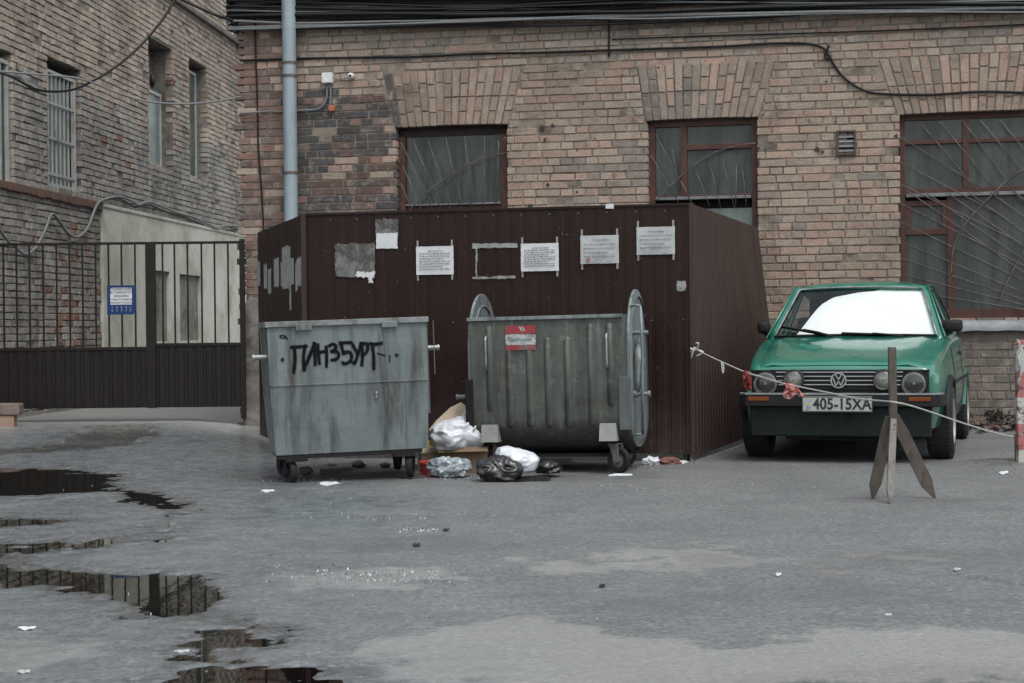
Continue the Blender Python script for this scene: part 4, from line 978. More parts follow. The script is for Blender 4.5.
# graffiti, drawn stroke by stroke (photo of the letters: 8.53 px per pixel, origin 280,325)
B1M=Matrix.Translation((c0.x,c0.y,0))@Matrix.Rotation(YA,4,'Z')@Matrix.Rotation(-R(1.5),4,'Y')
def b1(gx_,gy_):
    px=280+gx_/8.533; py=325+gy_/8.533
    o=B1M.inverted()@Vector((0,0,CH)); q=B1M.inverted()@at(px,py,12); dr=q-o; k=(-o.y)/dr.y; p=o+dr*k; return p.x,p.z
G_=[[(100,190),(160,186),(222,182)],[(122,190),(128,290),(118,400)],[(212,180),(200,280),(206,380)],[(206,375),(250,270),(292,160)],[(292,160),(296,240),(300,335)],
    [(322,170),(328,260),(336,325)],[(330,236),(360,229),(394,226)],[(394,190),(398,270),(396,348)],
    [(424,176),(446,162),(476,176),(470,206),(444,222)],[(444,224),(488,230),(502,262),(480,290),(446,298)],
    [(604,150),(560,150),(516,154)],[(520,156),(530,200),(546,240)],[(540,238),(590,230),(612,270),(594,312),(548,330),(536,322)],
    [(622,170),(640,205),(662,238)],[(690,160),(668,240),(640,322),(628,320)],
    [(696,160),(704,250),(698,338)],[(694,160),(740,160),(748,200),(730,240),(704,256)],
    [(770,158),(800,164),(862,156)],[(786,164),(798,260),(800,368)]]
me=stroke_mesh([[b1(*q) for q in s] for s in G_],.030,.5,lambda a,b,l:(a,-.0022-l,b))
link_mesh('graffiti',me,M_spray,B1)
G2=[[(832,242),(862,250),(892,262)],[(936,262),(940,270)],[(936,285),(935,310)],[(0,92),(30,90),(50,98)],[(2,104),(20,112),(40,108),(64,118)]]
me=stroke_mesh([[b1(*q) for q in s] for s in G2],.012,.4,lambda a,b,l:(a,-.0022-l,b)); link_mesh('graffiti',me,M_spray,B1)
# ---------- right container
c1=at(549,340,12.23); YB=-R(13)
B2=empty('waste_container',(c1.x,c1.y,0),0,'grimy ribbed waste container with tall rounded end plates and a red white sticker','waste container',None,(0,-R(.9),YB))
hw=.575; D=.88; z1=1.135
prof=[(0.0,z1),(0.0,.40),(.012,.33),(.05,.26),(.11,.20),(.20,.155),(.35,.135),(.53,.135),(.68,.155),(.77,.20),(.83,.26),(.868,.33),(.88,.40),(.88,z1)]
m=MB(); n=len(prof); inn=[(y+(.012 if y<D/2 else -.012),max(z,.15)) for y,z in prof]
vs=[(-hw,y,z) for y,z in prof]+[(hw,y,z) for y,z in prof]+[(-hw+.01,y,z) for y,z in inn]+[(hw-.01,y,z) for y,z in inn]
fs=[(i,i+1,n+i+1,n+i) for i in range(n-1)]+[(2*n+i,3*n+i,3*n+i+1,2*n+i+1) for i in range(n-1)]
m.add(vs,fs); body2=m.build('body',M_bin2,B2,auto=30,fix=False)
def rib(x,zt_,zb_,w_=.026,h=.013,name='pressed_rib'):
    """a raised rib with rounded ends"""
    m=MB(); n=10; out=[(w_*math.cos(a),zt_-w_+w_*math.sin(a)) for a in [math.pi*i/n for i in range(n+1)]]+[(w_*math.cos(a),zb_+w_+w_*math.sin(a)) for a in [math.pi+math.pi*i/n for i in range(n+1)]]
    cx,cz=0,(zt_+zb_)/2; N=len(out); ins=[(a*.55,b-(b-cz)*0+(.010 if b<zb_+w_ else (-.010 if b>zt_-w_ else 0))) for a,b in out]
    vs=[(x+a,.0,b) for a,b in out]+[(x+a,-h,b) for a,b in ins]; fs=[(i,(i+1)%N,(i+1)%N+N,i+N) for i in range(N)]+[tuple(range(N,2*N))]
    m.add(vs,fs); return m.build(name,M_bin2,B2,auto=50)
def b2x(px): return (at(px,380,12.23).x-c1.x)/math.cos(YB)
for px,zt_,zb_ in ((491,1.08,.46),(511,1.08,.34),(531,1.08,.34),(549.5,.985,.34),(569,.985,.34),(592,1.08,.34),(611,1.08,.48)): rib(b2x(px),zt_,zb_)
m=MB(); m.box(-hw-.012,hw-.02,-.024,.0,z1-.022,z1+.004,b=.003); m.build('rim',M_bin2l,B2)
m=MB(); m.box(-hw-.01,hw+.01,D,D+.02,z1-.02,z1+.004,b=.003); m.build('rim',M_bin2l,B2)
for s in (-1,1):
    # end plate: rounded top rising above the rim
    P=arc(D/2,.90,.425,0,180,22,.42)+[(0.015,.40)]+arc(D/2,.40,.425,180,360,22,.24)
    m=MB(); m.prism(P,s*hw,s*(hw+.02),plane='yz'); ep=m.build('end_plate',M_bin2l,B2,bevel=.003)
    P2=[(D/2+(y-D/2)*.9,.73+(z-.73)*.93) for y,z in P]; N=len(P)
    m=MB(); m.add([(s*(hw+.02),y,z) for y,z in P2]+[(s*(hw+.032),D/2+(y-D/2)*.97,.73+(z-.73)*.98) for y,z in P2]+[(s*(hw+.02),D/2+(y-D/2)*1.08,.73+(z-.73)*1.05) for y,z in P2],
        [(i,(i+1)%N,(i+1)%N+N,i+N) for i in range(N)]+[(i+N,(i+1)%N+N,(i+1)%N+2*N,i+2*N) for i in range(N)]); m.build('flange',M_bin2l,ep,auto=40)
    m=MB(); m.tube([(s*(hw-.004),y,z) for y,z in arc(D/2,.90,.33,10,170,14)],.008,6); m.build('pressed_ring',M_bin2l,ep,smooth=True)
    m=MB(); m.lathe([(.001,0),(.026,0),(.026,s*.03),(.016,s*.032),(.016,s*.11),(.022,s*.11),(.022,s*.125),(.001,s*.125)],c=(s*(hw+.02),.14,.56),axis='x',n=14); m.build('trunnion',M_bin2l,B2,auto=40)
    if s<0: continue
    m=MB(); m.tube([(s*(hw+.095),.10,1.19),(s*(hw+.10),.10,.9),(s*(hw+.09),.12,.6),(s*(hw+.085),.12,.27)],.010,8); m.tube([(s*(hw+.02),.12,1.19),(s*(hw+.06),.10,1.2),(s*(hw+.095),.10,1.19)],.009,8); m.tube([(s*(hw+.02),.12,.27),(s*(hw+.085),.12,.27)],.009,8)
    m.build('lid_lever',M_bin2l,B2,smooth=True)
    m=MB(); m.lathe([(.001,0),(.016,0),(.016,s*.11),(.001,s*.11)],c=(s*(hw+.02),.2,1.0),axis='x',n=12); m.build('pivot_pin',M_bin2l,B2,auto=40)
    m=MB(); m.tube([(s*(hw+.045),.28,.95),(s*(hw+.05),.22,.86),(s*(hw+.07),.16,.78),(s*(hw+.06),.14,.66),(s*(hw+.05),.14,.56)],[.014,.03,.038,.026,.016],10); m.build('spring_arm',M_bin2l,B2,smooth=True)
for px in (489,609):
    x=b2x(px); m=MB(); m.tube([(x,-.012,1.0),(x,-.04,.99),(x,-.045,.96),(x,-.045,.80),(x,-.04,.765),(x,-.012,.755)],.0085,8); m.build('handle',M_steel,B2,smooth=True)
for px in (491,608.5):
    x=b2x(px); m=MB(); m.add([(x-.062,-.03,.36),(x+.055,-.03,.36),(x+.065,-.055,.235),(x-.065,-.055,.235),(x-.062,.0,.36),(x+.055,.0,.36),(x+.065,.05,.235),(x-.065,.05,.235)],[(0,1,2,3),(0,4,5,1),(1,5,6,2),(0,3,7,4),(3,2,6,7)]); m.build('lift_socket',worn('pale bracket',(.27,.275,.265),(.2,.2,.19),(.1,.1,.09),.6,.2,8),B2)
for s in (-1,1): m=MB(); m.box(s*hw-.04*(s>0)-.02*(s<0)-.02,s*hw+.02,-.016,.03,.31,.69,b=.006); m.build('bumper_pad',M_bin1d if s>0 else M_bindark,B2)
m=MB(); m.box(-hw+.03,hw-.03,.12,D-.12,.112,.134); m.build('underframe',M_bindark,B2)
M_fork=worn('dusty fork steel',(.16,.15,.14),(.10,.095,.09),None,.7,.3,8)
for x,y in ((b2x(617)+.0,.02),(-.46,.1),(-.45,.78),(.45,.78)): caster(B2,x,y,.095,.042,M_fork,rot=R(62 if x>.4 and y<.1 else -20))
# sticker
a=b2x(508.5); b=b2x(538.5); z1s=CH+(HY-325)/139-.0; zb_=CH-(350-HY)/139
S2=empty('warning_sticker',(0,0,0)); S2.parent=B2; S2['label']='red and white sticker, scuffed and partly peeled'
M_red=worn('scuffed red print',(.28,.03,.04),(.20,.035,.04),(.12,.11,.10),.6,0,12,8,.5,.62); M_stw=worn('scuffed white print',(.42,.42,.41),(.30,.31,.31),(.13,.14,.13),.6,0,14,9,.5,.62)
h_=z1s-zb_
for (u0,u1,mt,nm) in ((.64,1.0,M_red,'red_band'),(.20,.64,M_stw,'white_band'),(0,.20,M_red,'red_band')):
    m=MB(); ragged(m,a,b,zb_+h_*u0+.002,zb_+h_*u1,-.0145,8,.003,int(u0*100)); m.build(nm,mt,S2)
m=MB(); x=a+.45*(b-a); zc_=zb_+h_*.82
for k in range(2): m.prism([(x+.02*k,zc_+.022),(x+.012+.02*k,zc_+.022),(x+.03+.02*k,zc_-.01),(x+.018+.02*k,zc_-.01)],-.0165,-.0155)
m.build('chevrons',M_stw,S2)
m=MB(); rs=random.Random(8); x=a+.03
while x<b-.03:
    w_=rs.uniform(.006,.018); zz=zb_+h_*.43; m.add([(x,-.0162,zz-rs.uniform(.006,.016)),(x+w_,-.0162,zz-rs.uniform(.004,.014)),(x+w_*rs.uniform(.7,1.3),-.0162,zz+rs.uniform(.006,.016)),(x+rs.uniform(-.004,.006),-.0162,zz+rs.uniform(.004,.014))],[(0,1,2,3)]); x+=w_+rs.uniform(.002,.008)
m.build('worn_print',plain('faded teal print',(.13,.22,.23),.7),S2)
# ================================================================= CAR
t=NT('faded green car paint'); n=t.noise(2.2,6,.7); c=t.mix(t.mask(n,.35,.65),(.006,.110,.075),(.011,.145,.100))
n2=t.noise(4.5,7,.75,None,.4); c=t.mix(t.mask(n2,.60,.72,0,.35),c,(.05,.19,.14)); n3=t.noise(1.0,5,.7,t.mapped((9,9,.8))); c=t.mix(t.mask(n3,.55,.75,0,.35),c,(.008,.045,.034))
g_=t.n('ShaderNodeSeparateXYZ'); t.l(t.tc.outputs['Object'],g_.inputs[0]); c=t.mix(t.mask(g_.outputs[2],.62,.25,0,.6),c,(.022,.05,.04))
n4=t.noise(6,4,.6); t.fin(c,t.mask(n4,.3,.7,.25,.42),t.bump(t.noise(3,3,.5),.003,.25)); t.p.inputs['Coat Weight'].default_value=.9; t.l(t.mask(n4,.35,.65,.05,.16),t.p.inputs['Coat Roughness']); M_car=t.m
M_blk=plain('black plastic trim',(.014,.014,.015),.55)
M_grey=worn('grey black bumper',(.035,.036,.038),(.022,.022,.023),(.08,.08,.08),.5,0,8)
M_chrome=plain('chrome strip',(.42,.43,.44),.32,.7)
M_valshade=worn('shade dark green valance',(.0015,.008,.006),(.0015,.005,.004),(.006,.006,.006),.6,0,5)  # green taken almost to black: shade under the bumper painted in
M_orange=plain('orange lens',(.16,.045,.012),.35)
def glassy(name,tint,ior=1.5,rough=.02,base=.0):
    t=NT(name); tr=t.n('ShaderNodeBsdfTransparent'); tr.inputs[0].default_value=(*tint,1); gl=t.n('ShaderNodeBsdfGlossy'); gl.inputs['Roughness'].default_value=rough
    fr=t.n('ShaderNodeFresnel',IOR=ior); mx=t.n('ShaderNodeMixShader'); k=t.math('ADD',fr.outputs[0],base,True)
    t.l(k,mx.inputs[0]); t.l(tr.outputs[0],mx.inputs[1]); t.l(gl.outputs[0],mx.inputs[2]); t.l(mx.outputs[0],t.out.inputs[0]); return t.m
M_glass=glassy('car glass',(.93,.96,.95))
M_lens=glassy('headlight lens',(.82,.82,.80),1.5,.05,.06)
M_lamp=worn('dull reflector',(.80,.78,.72),(.60,.58,.53),None,.5,.0,14)
CY=-R(17.5); cc=at(838,405,12.78); CAR=empty('parked_car',(cc.x+.755*math.sin(-CY),cc.y+.755*math.cos(CY),0),CY,'faded green three door hatchback parked nose out between the fence and the barred window','car')
def lerp_tab(T,y):
    if y<=T[0][0]: return T[0][1]
    for (a,va),(b,vb) in zip(T,T[1:]):
        if y<=b: return va+(vb-va)*(y-a)/(b-a)
    return T[-1][1]
Wt=[(-.665,.685),(-.60,.715),(-.4,.742),(0,.770),(.6,.785),(1.4,.79),(2.2,.79),(2.6,.775),(2.9,.74),(3.0,.70)]
Tt=[(-.665,.715),(-.64,.738),(-.5,.778),(-.2,.838),(.1,.890),(.36,.928),(.42,.935),(1.2,.938),(2.2,.935),(2.8,.93),(2.95,.90),(3.0,.84)]
ys=[-.665,-.645,-.60,-.5,-.36,-.2,-.05,.1,.25,.36,.42,.6,.9,1.2,1.5,1.8,2.1,2.4,2.6,2.75,2.88,2.95,3.0]
def sec(y):
    w=lerp_tab(Wt,y); T_=lerp_tab(Tt,y); zb=.23 if y>-.5 else .23+.0
    return [(0,zb),(w-.12,zb),(w-.03,zb+.04),(w+.0,zb+.16),(w+.012,.50),(w+.012,.60),(w+.004,.66),(w-.022,T_-.075),(w-.030,T_-.03),(w-.045,T_-.010),(w-.075,T_),(w*.55,T_+.008),(0,T_+.012)]
m=MB(); vs=[];fs=[]; K=len(sec(0))
for y in ys:
    s_=sec(y); vs+=[(x,y,z) for x,z in s_]+[(-x,y,z) for x,z in s_[1:-1][::-1]]
NN=2*K-2
for i in range(len(ys)-1):
    for k in range(NN): fs.append((i*NN+k,i*NN+(k+1)%NN,(i+1)*NN+(k+1)%NN,(i+1)*NN+k))
fs.append(tuple(range(NN))); fs.append(tuple((len(ys)-1)*NN+k for k in range(NN))[::-1])
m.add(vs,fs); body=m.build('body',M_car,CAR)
cut=MB()
for y in (0,2.4):
    for s in (-1,1): cut.lathe([(.001,s*.5),(.325,s*.5),(.325,s*1.1),(.001,s*1.1)],c=(0,y,.305),axis='x',n=40)
co_=cut.build('cutter',M_blk,CAR)
bo=body.modifiers.new('arches','BOOLEAN'); bo.object=co_; bo.operation='DIFFERENCE'; bo.solver='EXACT'
bpy.context.view_layer.update(); dg=bpy.context.evaluated_depsgraph_get()
nm=bpy.data.meshes.new_from_object(body.evaluated_get(dg)); body.modifiers.clear(); body.data=nm
nm.materials.clear(); nm.materials.append(M_car); nm.materials.append(M_blk)
for p in nm.polygons:
    c_=p.center; inside=any(math.hypot(c_.y-y,c_.z-.305)<.322 for y in (0,2.4)) and abs(c_.x)<.80 or c_.z<.25
    p.material_index=1 if inside else 0
bpy.data.objects.remove(co_)
nm.polygons.foreach_set('use_smooth',[True]*len(nm.polygons)); nm.set_sharp_from_angle(angle=R(48))
# bonnet: a skin over the nose with a shut line
def skin(y0,y1,xf,off,ny=14,nx=12,zadd=None):
    vs=[];fs=[]
    for i in range(ny+1):
        y=y0+(y1-y0)*i/ny; hw_=xf(y)
        for j in range(nx+1):
            u=-1+2*j/nx; x=hw_*u; w=lerp_tab(Wt,y); T_=lerp_tab(Tt,y)
            z=T_+.012-.012*(abs(x)/w)**2+off+(zadd(u,y) if zadd else 0); vs.append((x,y,z))
    for i in range(ny):
        for j in range(nx): a=i*(nx+1)+j; fs.append((a,a+1,a+nx+2,a+nx+1))
    return vs,fs
vs,fs=skin(-.652,.36,lambda y:.610+.045*(y+.65),.012,zadd=lambda u,y:.010*math.exp(-((abs(u)-.86)/.05)**2)-.012*(abs(u)>.99))
m=MB(); m.add(vs,fs); bn=m.build('bonnet',M_car,CAR,smooth=True,fix=False); sol=bn.modifiers.new('s','SOLIDIFY'); sol.thickness=.012; sol.offset=-1; bv=bn.modifiers.new('b','BEVEL'); bv.width=.004; bv.segments=2; bv.limit_method='ANGLE'
m=MB(); vs,fs=skin(.3635,.425,lambda y:.66,.004,3,12); m.add(vs,fs); m.build('cowl_grille',M_blk,CAR,fix=False)
for i in range(24):
    pass
m=MB(); 
for i in range(26):
    x=-.30+i*.6/25; m.box(x-.006,x+.006,.315,.335,.9365,.940)
m.build('bonnet_louvre',M_blk,bn)
# scuffed pale spots on the bonnet
m=MB(); 
def spot(x,y,rx,ry,sd):
    r=random.Random(sd); P=[]
    for i in range(16):
        q=2*math.pi*i/16; k=r.uniform(.7,1.15); xx=x+rx*k*math.cos(q); yy=y+ry*k*math.sin(q); P.append((xx,yy,lerp_tab(Tt,yy)+.012-.012*(abs(xx)/.78)**2+.0132))
    m.add([(x,y,lerp_tab(Tt,y)+.026-.012*(abs(x)/.78)**2)]+P,[(0,1+i,1+(i+1)%16) for i in range(16)])
spot(-.27,-.12,.075,.11,1); spot(-.36,-.02,.04,.07,2); 
m.build('faded_patch',worn('bleached paint',(.05,.20,.145),(.02,.15,.10),(.01,.12,.08),.5,0,16,6,.45,.6),bn,fix=False)
# front face
m=MB(); m.box(-.665,.665,-.680,-.655,.525,.712,b=.012); gr=m.build('grille',M_blk,CAR)
for k in range(5):
    z=.572+k*.0315
    if k<5:
        m=MB(); m.box(-.475,.475,-.693,-.676,z-.0085,z-.0005,b=.002); m.build('grille_slat',M_chrome if k in(1,2,3,4) else M_blk,gr)
m=MB(); m.box(-.67,.67,-.690,-.676,.702,.712,b=.002); m.build('grille_trim',M_blk,gr)
def lamp(x,z,r,name,depth=.03,y=-.680):
    o=empty(name,(x,y,z)); o.parent=CAR
    m=MB(); m.lathe([(r+.014,.02),(r+.014,-.012),(r+.008,-.018),(r,-.012),(r,.0)],axis='y',n=32); m.build('bezel',M_blk if name=='headlight' else M_grey,o,auto=50)
    m=MB(); m.lathe([(.001,depth*.8),(r*.3,depth*.75),(r*.55,depth*.4),(r*.8,.004),(r,-.004)],axis='y',n=32,c=(0,-.004,0)); m.lathe([(.001,-.014),(r*.13,-.012),(r*.14,.02)],axis='y',n=12); m.build('reflector',M_lamp,o,smooth=True)
    m=MB(); m.lathe([(.0005,-.026),(r*.3,-.0245),(r*.6,-.020),(r*.85,-.014),(r*.99,-.008)],axis='y',n=32)
    m.build('lens',M_lens,o,smooth=True)
    m=MB()
    for i in range(-4,5):
        x_=i*r*.2; h=math.sqrt(max(0,(r*.93)**2-x_*x_)); m.box(x_-.0012,x_+.0012,-.0075,-.0065,-h,h)
    m.build('lens_flutes',M_grey,o)
lamp(-.555,.608,.088,'headlight'); lamp(.555,.608,.088,'headlight')
lamp(-.335,.638,.066,'auxiliary_lamp',y=-.73); lamp(.335,.638,.066,'auxiliary_lamp',y=-.73)
# badge
bd=empty('badge',(0,-.700,.632)); bd.parent=CAR
m=MB(); m.lathe([(.050,0),(.050,-.008),(.059,-.008),(.061,0)],axis='y',n=36); m.build('ring',M_chrome,bd,auto=40)
m=MB(); m.lathe([(.001,.001),(.050,.001)],axis='y',n=30); m.build('ground',M_blk,bd)
m=MB()
def bar(x0,z0_,x1,z1_): m.beam((x0,-.004,z0_),(x1,-.004,z1_),.006,.009,(1,0,0))
for pts in (((-.022,.043),(0,.006),(.022,.043)),((-.043,.022),(-.018,-.040),(0,-.004),(.018,-.040),(.043,.022))):
    for (a_,b_) in zip(pts,pts[1:]): bar(a_[0],a_[1],b_[0],b_[1])
m.build('monogram',M_chrome,bd)
# bumper
m=MB(); P=[(-.775,-.36),(-.765,-.62),(-.745,-.70),(-.70,-.745),(.70,-.745),(.745,-.70),(.765,-.62),(.775,-.36),(.755,-.36),(.745,-.62),(.69,-.68),(-.69,-.68),(-.745,-.62),(-.755,-.36)]
m.prism(P,.435,.525,plane='xy'); bp=m.build('bumper',M_blk,CAR,bevel=.008)
m=MB(); m.prism([(-.768,-.60),(-.748,-.705),(-.70,-.750),(.70,-.750),(.748,-.705),(.768,-.60),(.75,-.60),(.69,-.70),(-.69,-.70),(-.75,-.60)],.5255,.538,plane='xy'); m.build('bumper_strip',worn('worn pale strip',(.30,.31,.31),(.16,.165,.17),None,.4,.3,9),bp)
for s in (-1,1): m=MB(); m.box(min(s*.52,s*.68),max(s*.52,s*.68),-.7525,-.742,.478,.510,b=.004); m.build('indicator',M_orange,CAR)
# lower valance
m=MB(); m.add([(-.684,-.674,.436),(.684,-.674,.436),(.672,-.671,.205),(-.672,-.671,.205),(-.684,-.60,.436),(.684,-.60,.436),(.672,-.55,.20),(-.672,-.55,.20)],[(0,1,2,3),(3,2,6,7),(0,4,5,1),(1,5,6,2),(0,3,7,4)]); m.build('valance',M_valshade,CAR,bevel=.01)
m=MB(); m.tube([(-.45,-.35,.18),(.1,-.30,.165),(.5,-.35,.18)],.02,8); m.build('exhaust_pipe',M_grey,CAR) 
# plate
pl=empty('number_plate',(-.005,-.756,.455)); pl.parent=CAR
m=MB(); m.box(-.262,.262,-.004,.004,-.060,.060,b=.004); m.build('plate',worn('white number plate',(.36,.37,.355),(.29,.30,.285),None,.4,0,9),pl)
m=MB()
for (a,b,c_,d) in ((-.262,.262,.052,.058),(-.262,.262,-.058,-.052),(-.262,-.257,-.052,.052),(.257,.262,-.052,.052)): m.box(a,b,-.0058,-.0042,c_,d)
m.build('border',M_ink,pl)
text_mesh('405-15XA',.118,'lettering',M_ink,pl,(.036,-.0062,-.002),sx=.86,bold=.0030,sp=1.02)
text_mesh('21',.04,'lettering',M_ink,pl,(-.213,-.0062,-.032))
m=MB(); m.box(-.235,-.192,-.006,-.005,.012,.024); m.build('flag',plain('faded blue print',(.20,.33,.50),.6),pl)
m=MB(); m.box(-.235,-.192,-.006,-.005,0,.0115); m.build('flag',plain('faded yellow print',(.55,.48,.15),.6),pl)
m=MB(); m.lathe([(.001,-.0062),(.005,-.0058),(.005,-.004)],c=(-.247,0,.0),axis='y',n=8); m.lathe([(.001,-.0062),(.005,-.0058),(.005,-.004)],c=(.248,0,.0),axis='y',n=8); m.build('screw',M_steel,pl)
# greenhouse
GB=[(-.715,.44),(-.55,.405),(0,.385),(.55,.405),(.715,.44)]; GT=[(-.545,.985),(-.40,.965),(0,.955),(.40,.965),(.545,.985)]
zB,zT=.935,1.372
glass=[]
def panel(P,ins,mb_frame,name,nu=1):
    """frame round an inset opening; returns the opening's corners"""
    c_=sum((Vector(p) for p in P),Vector())/len(P); n_=len(P)
    Q=[]
    for i in range(n_):
        p=Vector(P[i]); a=(Vector(P[i-1])-p).normalized(); b=(Vector(P[(i+1)%n_])-p).normalized()
        s=max(.35,a.cross(b).length); Q.append(p+(a*ins[i]+b*ins[(i-1)%n_])/s if False else p+(a+b)*(ins[i]/s))
    mb_frame.add([tuple(p) for p in P]+[tuple(q) for q in Q],[(i,(i+1)%n_,(i+1)%n_+n_,i+n_) for i in range(n_)])
    return Q
fr=MB()
# windscreen as curved strip: outer frame + glass
def ws(u,v):
    """u across -1..1, v up 0..1"""
    xb=.715*u; yb=.385+.055*u*u; xt=.545*u; yt=.955+.03*u*u
    return Vector((xb+(xt-xb)*v,yb+(yt-yb)*v,zB+.012*(1-u*u)+(zT+.018*(1-u*u)-zB-.012*(1-u*u))*v))
us=[-1+2*i/16 for i in range(17)]
def strip(mb,u0,u1,v0,v1,nu,nv,off=0):
    vs=[];fs=[]
    for j in range(nv+1):
        for i in range(nu+1):
            p=ws(u0+(u1-u0)*i/nu,v0+(v1-v0)*j/nv); vs.append((p.x,p.y-off*.63,p.z+off*.77))
    for j in range(nv):
        for i in range(nu): a=j*(nu+1)+i; fs.append((a,a+1,a+nu+2,a+nu+1))
    mb.add(vs,fs)
strip(fr,-1,-.925,0,1,1,6); strip(fr,.925,1,0,1,1,6); strip(fr,-.925,.925,.94,1,14,1); strip(fr,-.925,.925,0,.03,14,1)
gm=MB(); strip(gm,-.93,.93,.025,.945,14,4,-.006)
ws_o=gm.build('windscreen',M_glass,CAR,smooth=True,fix=False)
sl_=MB()
ed=[(-.925,.03),(-.925,.94),(.925,.94),(.925,.03)]
path=[ws(-.925,v) for v in (.03,.3,.6,.90)]+[ws(-.90,.94)]+[ws(u,.94) for u in (-.6,-.3,0,.3,.6)]+[ws(.90,.94)]+[ws(.925,v) for v in (.90,.6,.3,.03)]
sl_.tube([p+Vector((0,-.006,.006)) for p in path],.008,6); sl_.build('windscreen_seal',worn('pale windscreen trim',(.30,.32,.31),(.12,.13,.13),None,.4,.4,5),ws_o,smooth=True)
sl_=MB(); sl_.tube([ws(u,.035)+Vector((0,-.007,.006)) for u in (-.925,-.6,-.3,0,.3,.6,.925)],.010,6); sl_.build('windscreen_seal',M_blk,ws_o,smooth=True)
sgl=[]
for s in (-1,1):
    # belt and cant rail points
    b=[(s*.715,.44,zB),(s*.735,1.42,zB),(s*.70,2.82,zB-.005)]; tp=[(s*.545,.985,zT),(s*.555,1.46,zT+.006),(s*.535,2.36,zT-.02)]
    A_=panel([b[0],b[1],tp[1],tp[0]],[.050,.035,.035,.045],fr,'d'); sgl.append((A_,s))
    B_=panel([b[1],b[2],tp[2],tp[1]],[.035,.15,.10,.035],fr,'q'); sgl.append((B_,s))
Q_=panel([(.70,2.82,zB-.005),(-.70,2.82,zB-.005),(-.535,2.36,zT-.02),(.535,2.36,zT-.02)],[.07]*4,fr,'rear')
# roof
vs=[];fs=[];ny=8;nx=10
for i in range(ny+1):
    v=i/ny; y=.985+(2.36-.985)*v
    for j in range(nx+1):
        u=-1+2*j/nx; hwr=.545+(.012*math.sin(math.pi*v))-.010*v; ye=y-(.03*(1-u*u))*(1-v)
        z=zT-.02*v*v+.006*math.sin(math.pi*v)+.030*(1-u**4)*(.6+.4*math.sin(math.pi*min(1,v*1.2+.1))) if 0 else zT-.02*v+.062*math.sin(math.pi*v)**.8*(1-abs(u)**3.5)+.018*(1-u*u)*(1-v)
        vs.append((hwr*u,ye,z))
for i in range(ny):
    for j in range(nx): a=i*(nx+1)+j; fs.append((a,a+1,a+nx+2,a+nx+1))
fr.add(vs,fs)
# rain gutter
pf=fr.mesh('roof'); bm=bmesh.new(); bm.from_mesh(pf); bmesh.ops.remove_doubles(bm,verts=bm.verts,dist=.004); bmesh.ops.recalc_face_normals(bm,faces=bm.faces)
up=sum(f.normal.z*f.calc_area() for f in bm.faces)
if up<0: bmesh.ops.reverse_faces(bm,faces=bm.faces)
bm.to_mesh(pf); bm.free()
ro=link_mesh('roof',pf,M_car,CAR,True); sm=ro.modifiers.new('s','SOLIDIFY'); sm.thickness=.028; sm.offset=-1; bv=ro.modifiers.new('b','BEVEL'); bv.width=.010; bv.segments=2; bv.limit_method='ANGLE'; bv.angle_limit=R(35)
for k,(Q,s) in enumerate(sgl):
    g=MB(); g.add([tuple(q-Vector((s*.012,0,0))) for q in Q],[(0,1,2,3)]); go=g.build('side_window',M_glass,CAR)
    e=MB(); e.tube([q+Vector((s*.004,0,0)) for q in Q]+[Q[0]+Vector((s*.004,0,0))],.008,6); e.build('window_seal',M_blk,go)
g=MB(); g.add([tuple(q+Vector((0,-.01,-.006))) for q in Q_],[(0,1,2,3)]); g.build('rear_window',M_glass,CAR)
for s in (-1,1):
    e=MB(); e.tube([(s*.722,.43,zB+.01),(s*.551,.98,zT+.002),(s*.560,1.46,zT+.010),(s*.542,2.36,zT-.016)],.008,6); e.build('rain_gutter',M_car,CAR,smooth=True)
# interior: seats, shelf, dashboard
M_seat=plain('dark seat cloth',(.03,.03,.032),.9)
for s in (-1,1):
    m=MB(); m.box(s*.34-.23,s*.34+.23,1.15,1.28,.55,1.12,b=.05); m.box(s*.34-.13,s*.34+.13,1.20,1.27,1.13,1.27,b=.03); m.box(s*.34-.23,s*.34+.23,.75,1.2,.5,.62,b=.04); m.build('seat',M_seat,CAR,smooth=True)
m=MB(); m.box(-.6,.6,2.05,2.2,.6,1.08,b=.04); m.build('rear_bench',M_seat,CAR,smooth=True)
# white sheet filling most of the windscreen, just behind the glass
P=[(-.44,.06),(-.30,.30),(-.20,.52),(-.05,.70),(.12,.79),(.40,.84),(.62,.90),(.80,.95)]
m=MB(); top=lambda u:lerp_tab([(-.72,.03),(-.67,.16),(-.61,.42),(-.53,.66),(-.38,.80),(-.02,.885),(.20,.905),(.32,.94),(.93,.94)],u)
vs=[];fs=[];nu=40
for i in range(nu+1):
    u=-.715+1.635*i/nu
    for j in range(9):
        v=.03+(top(u)-.03)*j/8; p=ws(u,v)+Vector((0,.020,-.016)); p+=Vector((0,.003*math.sin(u*9+j*.4),0)); vs.append(tuple(p))
for i in range(nu):
    for j in range(8): a=i*9+j; fs.append((a,a+9,a+10,a+1))
m.add(vs,fs); sh_=m.build('windscreen_sheet',(lambda t:t.fin(t.mix(t.mask(t.noise(2.5,4,.5),.35,.65),(.66,.675,.685),(.74,.75,.755)),.8,t.bump(t.noise(3,3,.5),.02,.4)))(NT('white sheet behind glass')),None,smooth=True,fix=False)
sh_.location=CAR.location; sh_.rotation_euler=CAR.rotation_euler; tag(sh_,'white sheet spread behind the windscreen of the green car, curved along its upper left','sunshade')
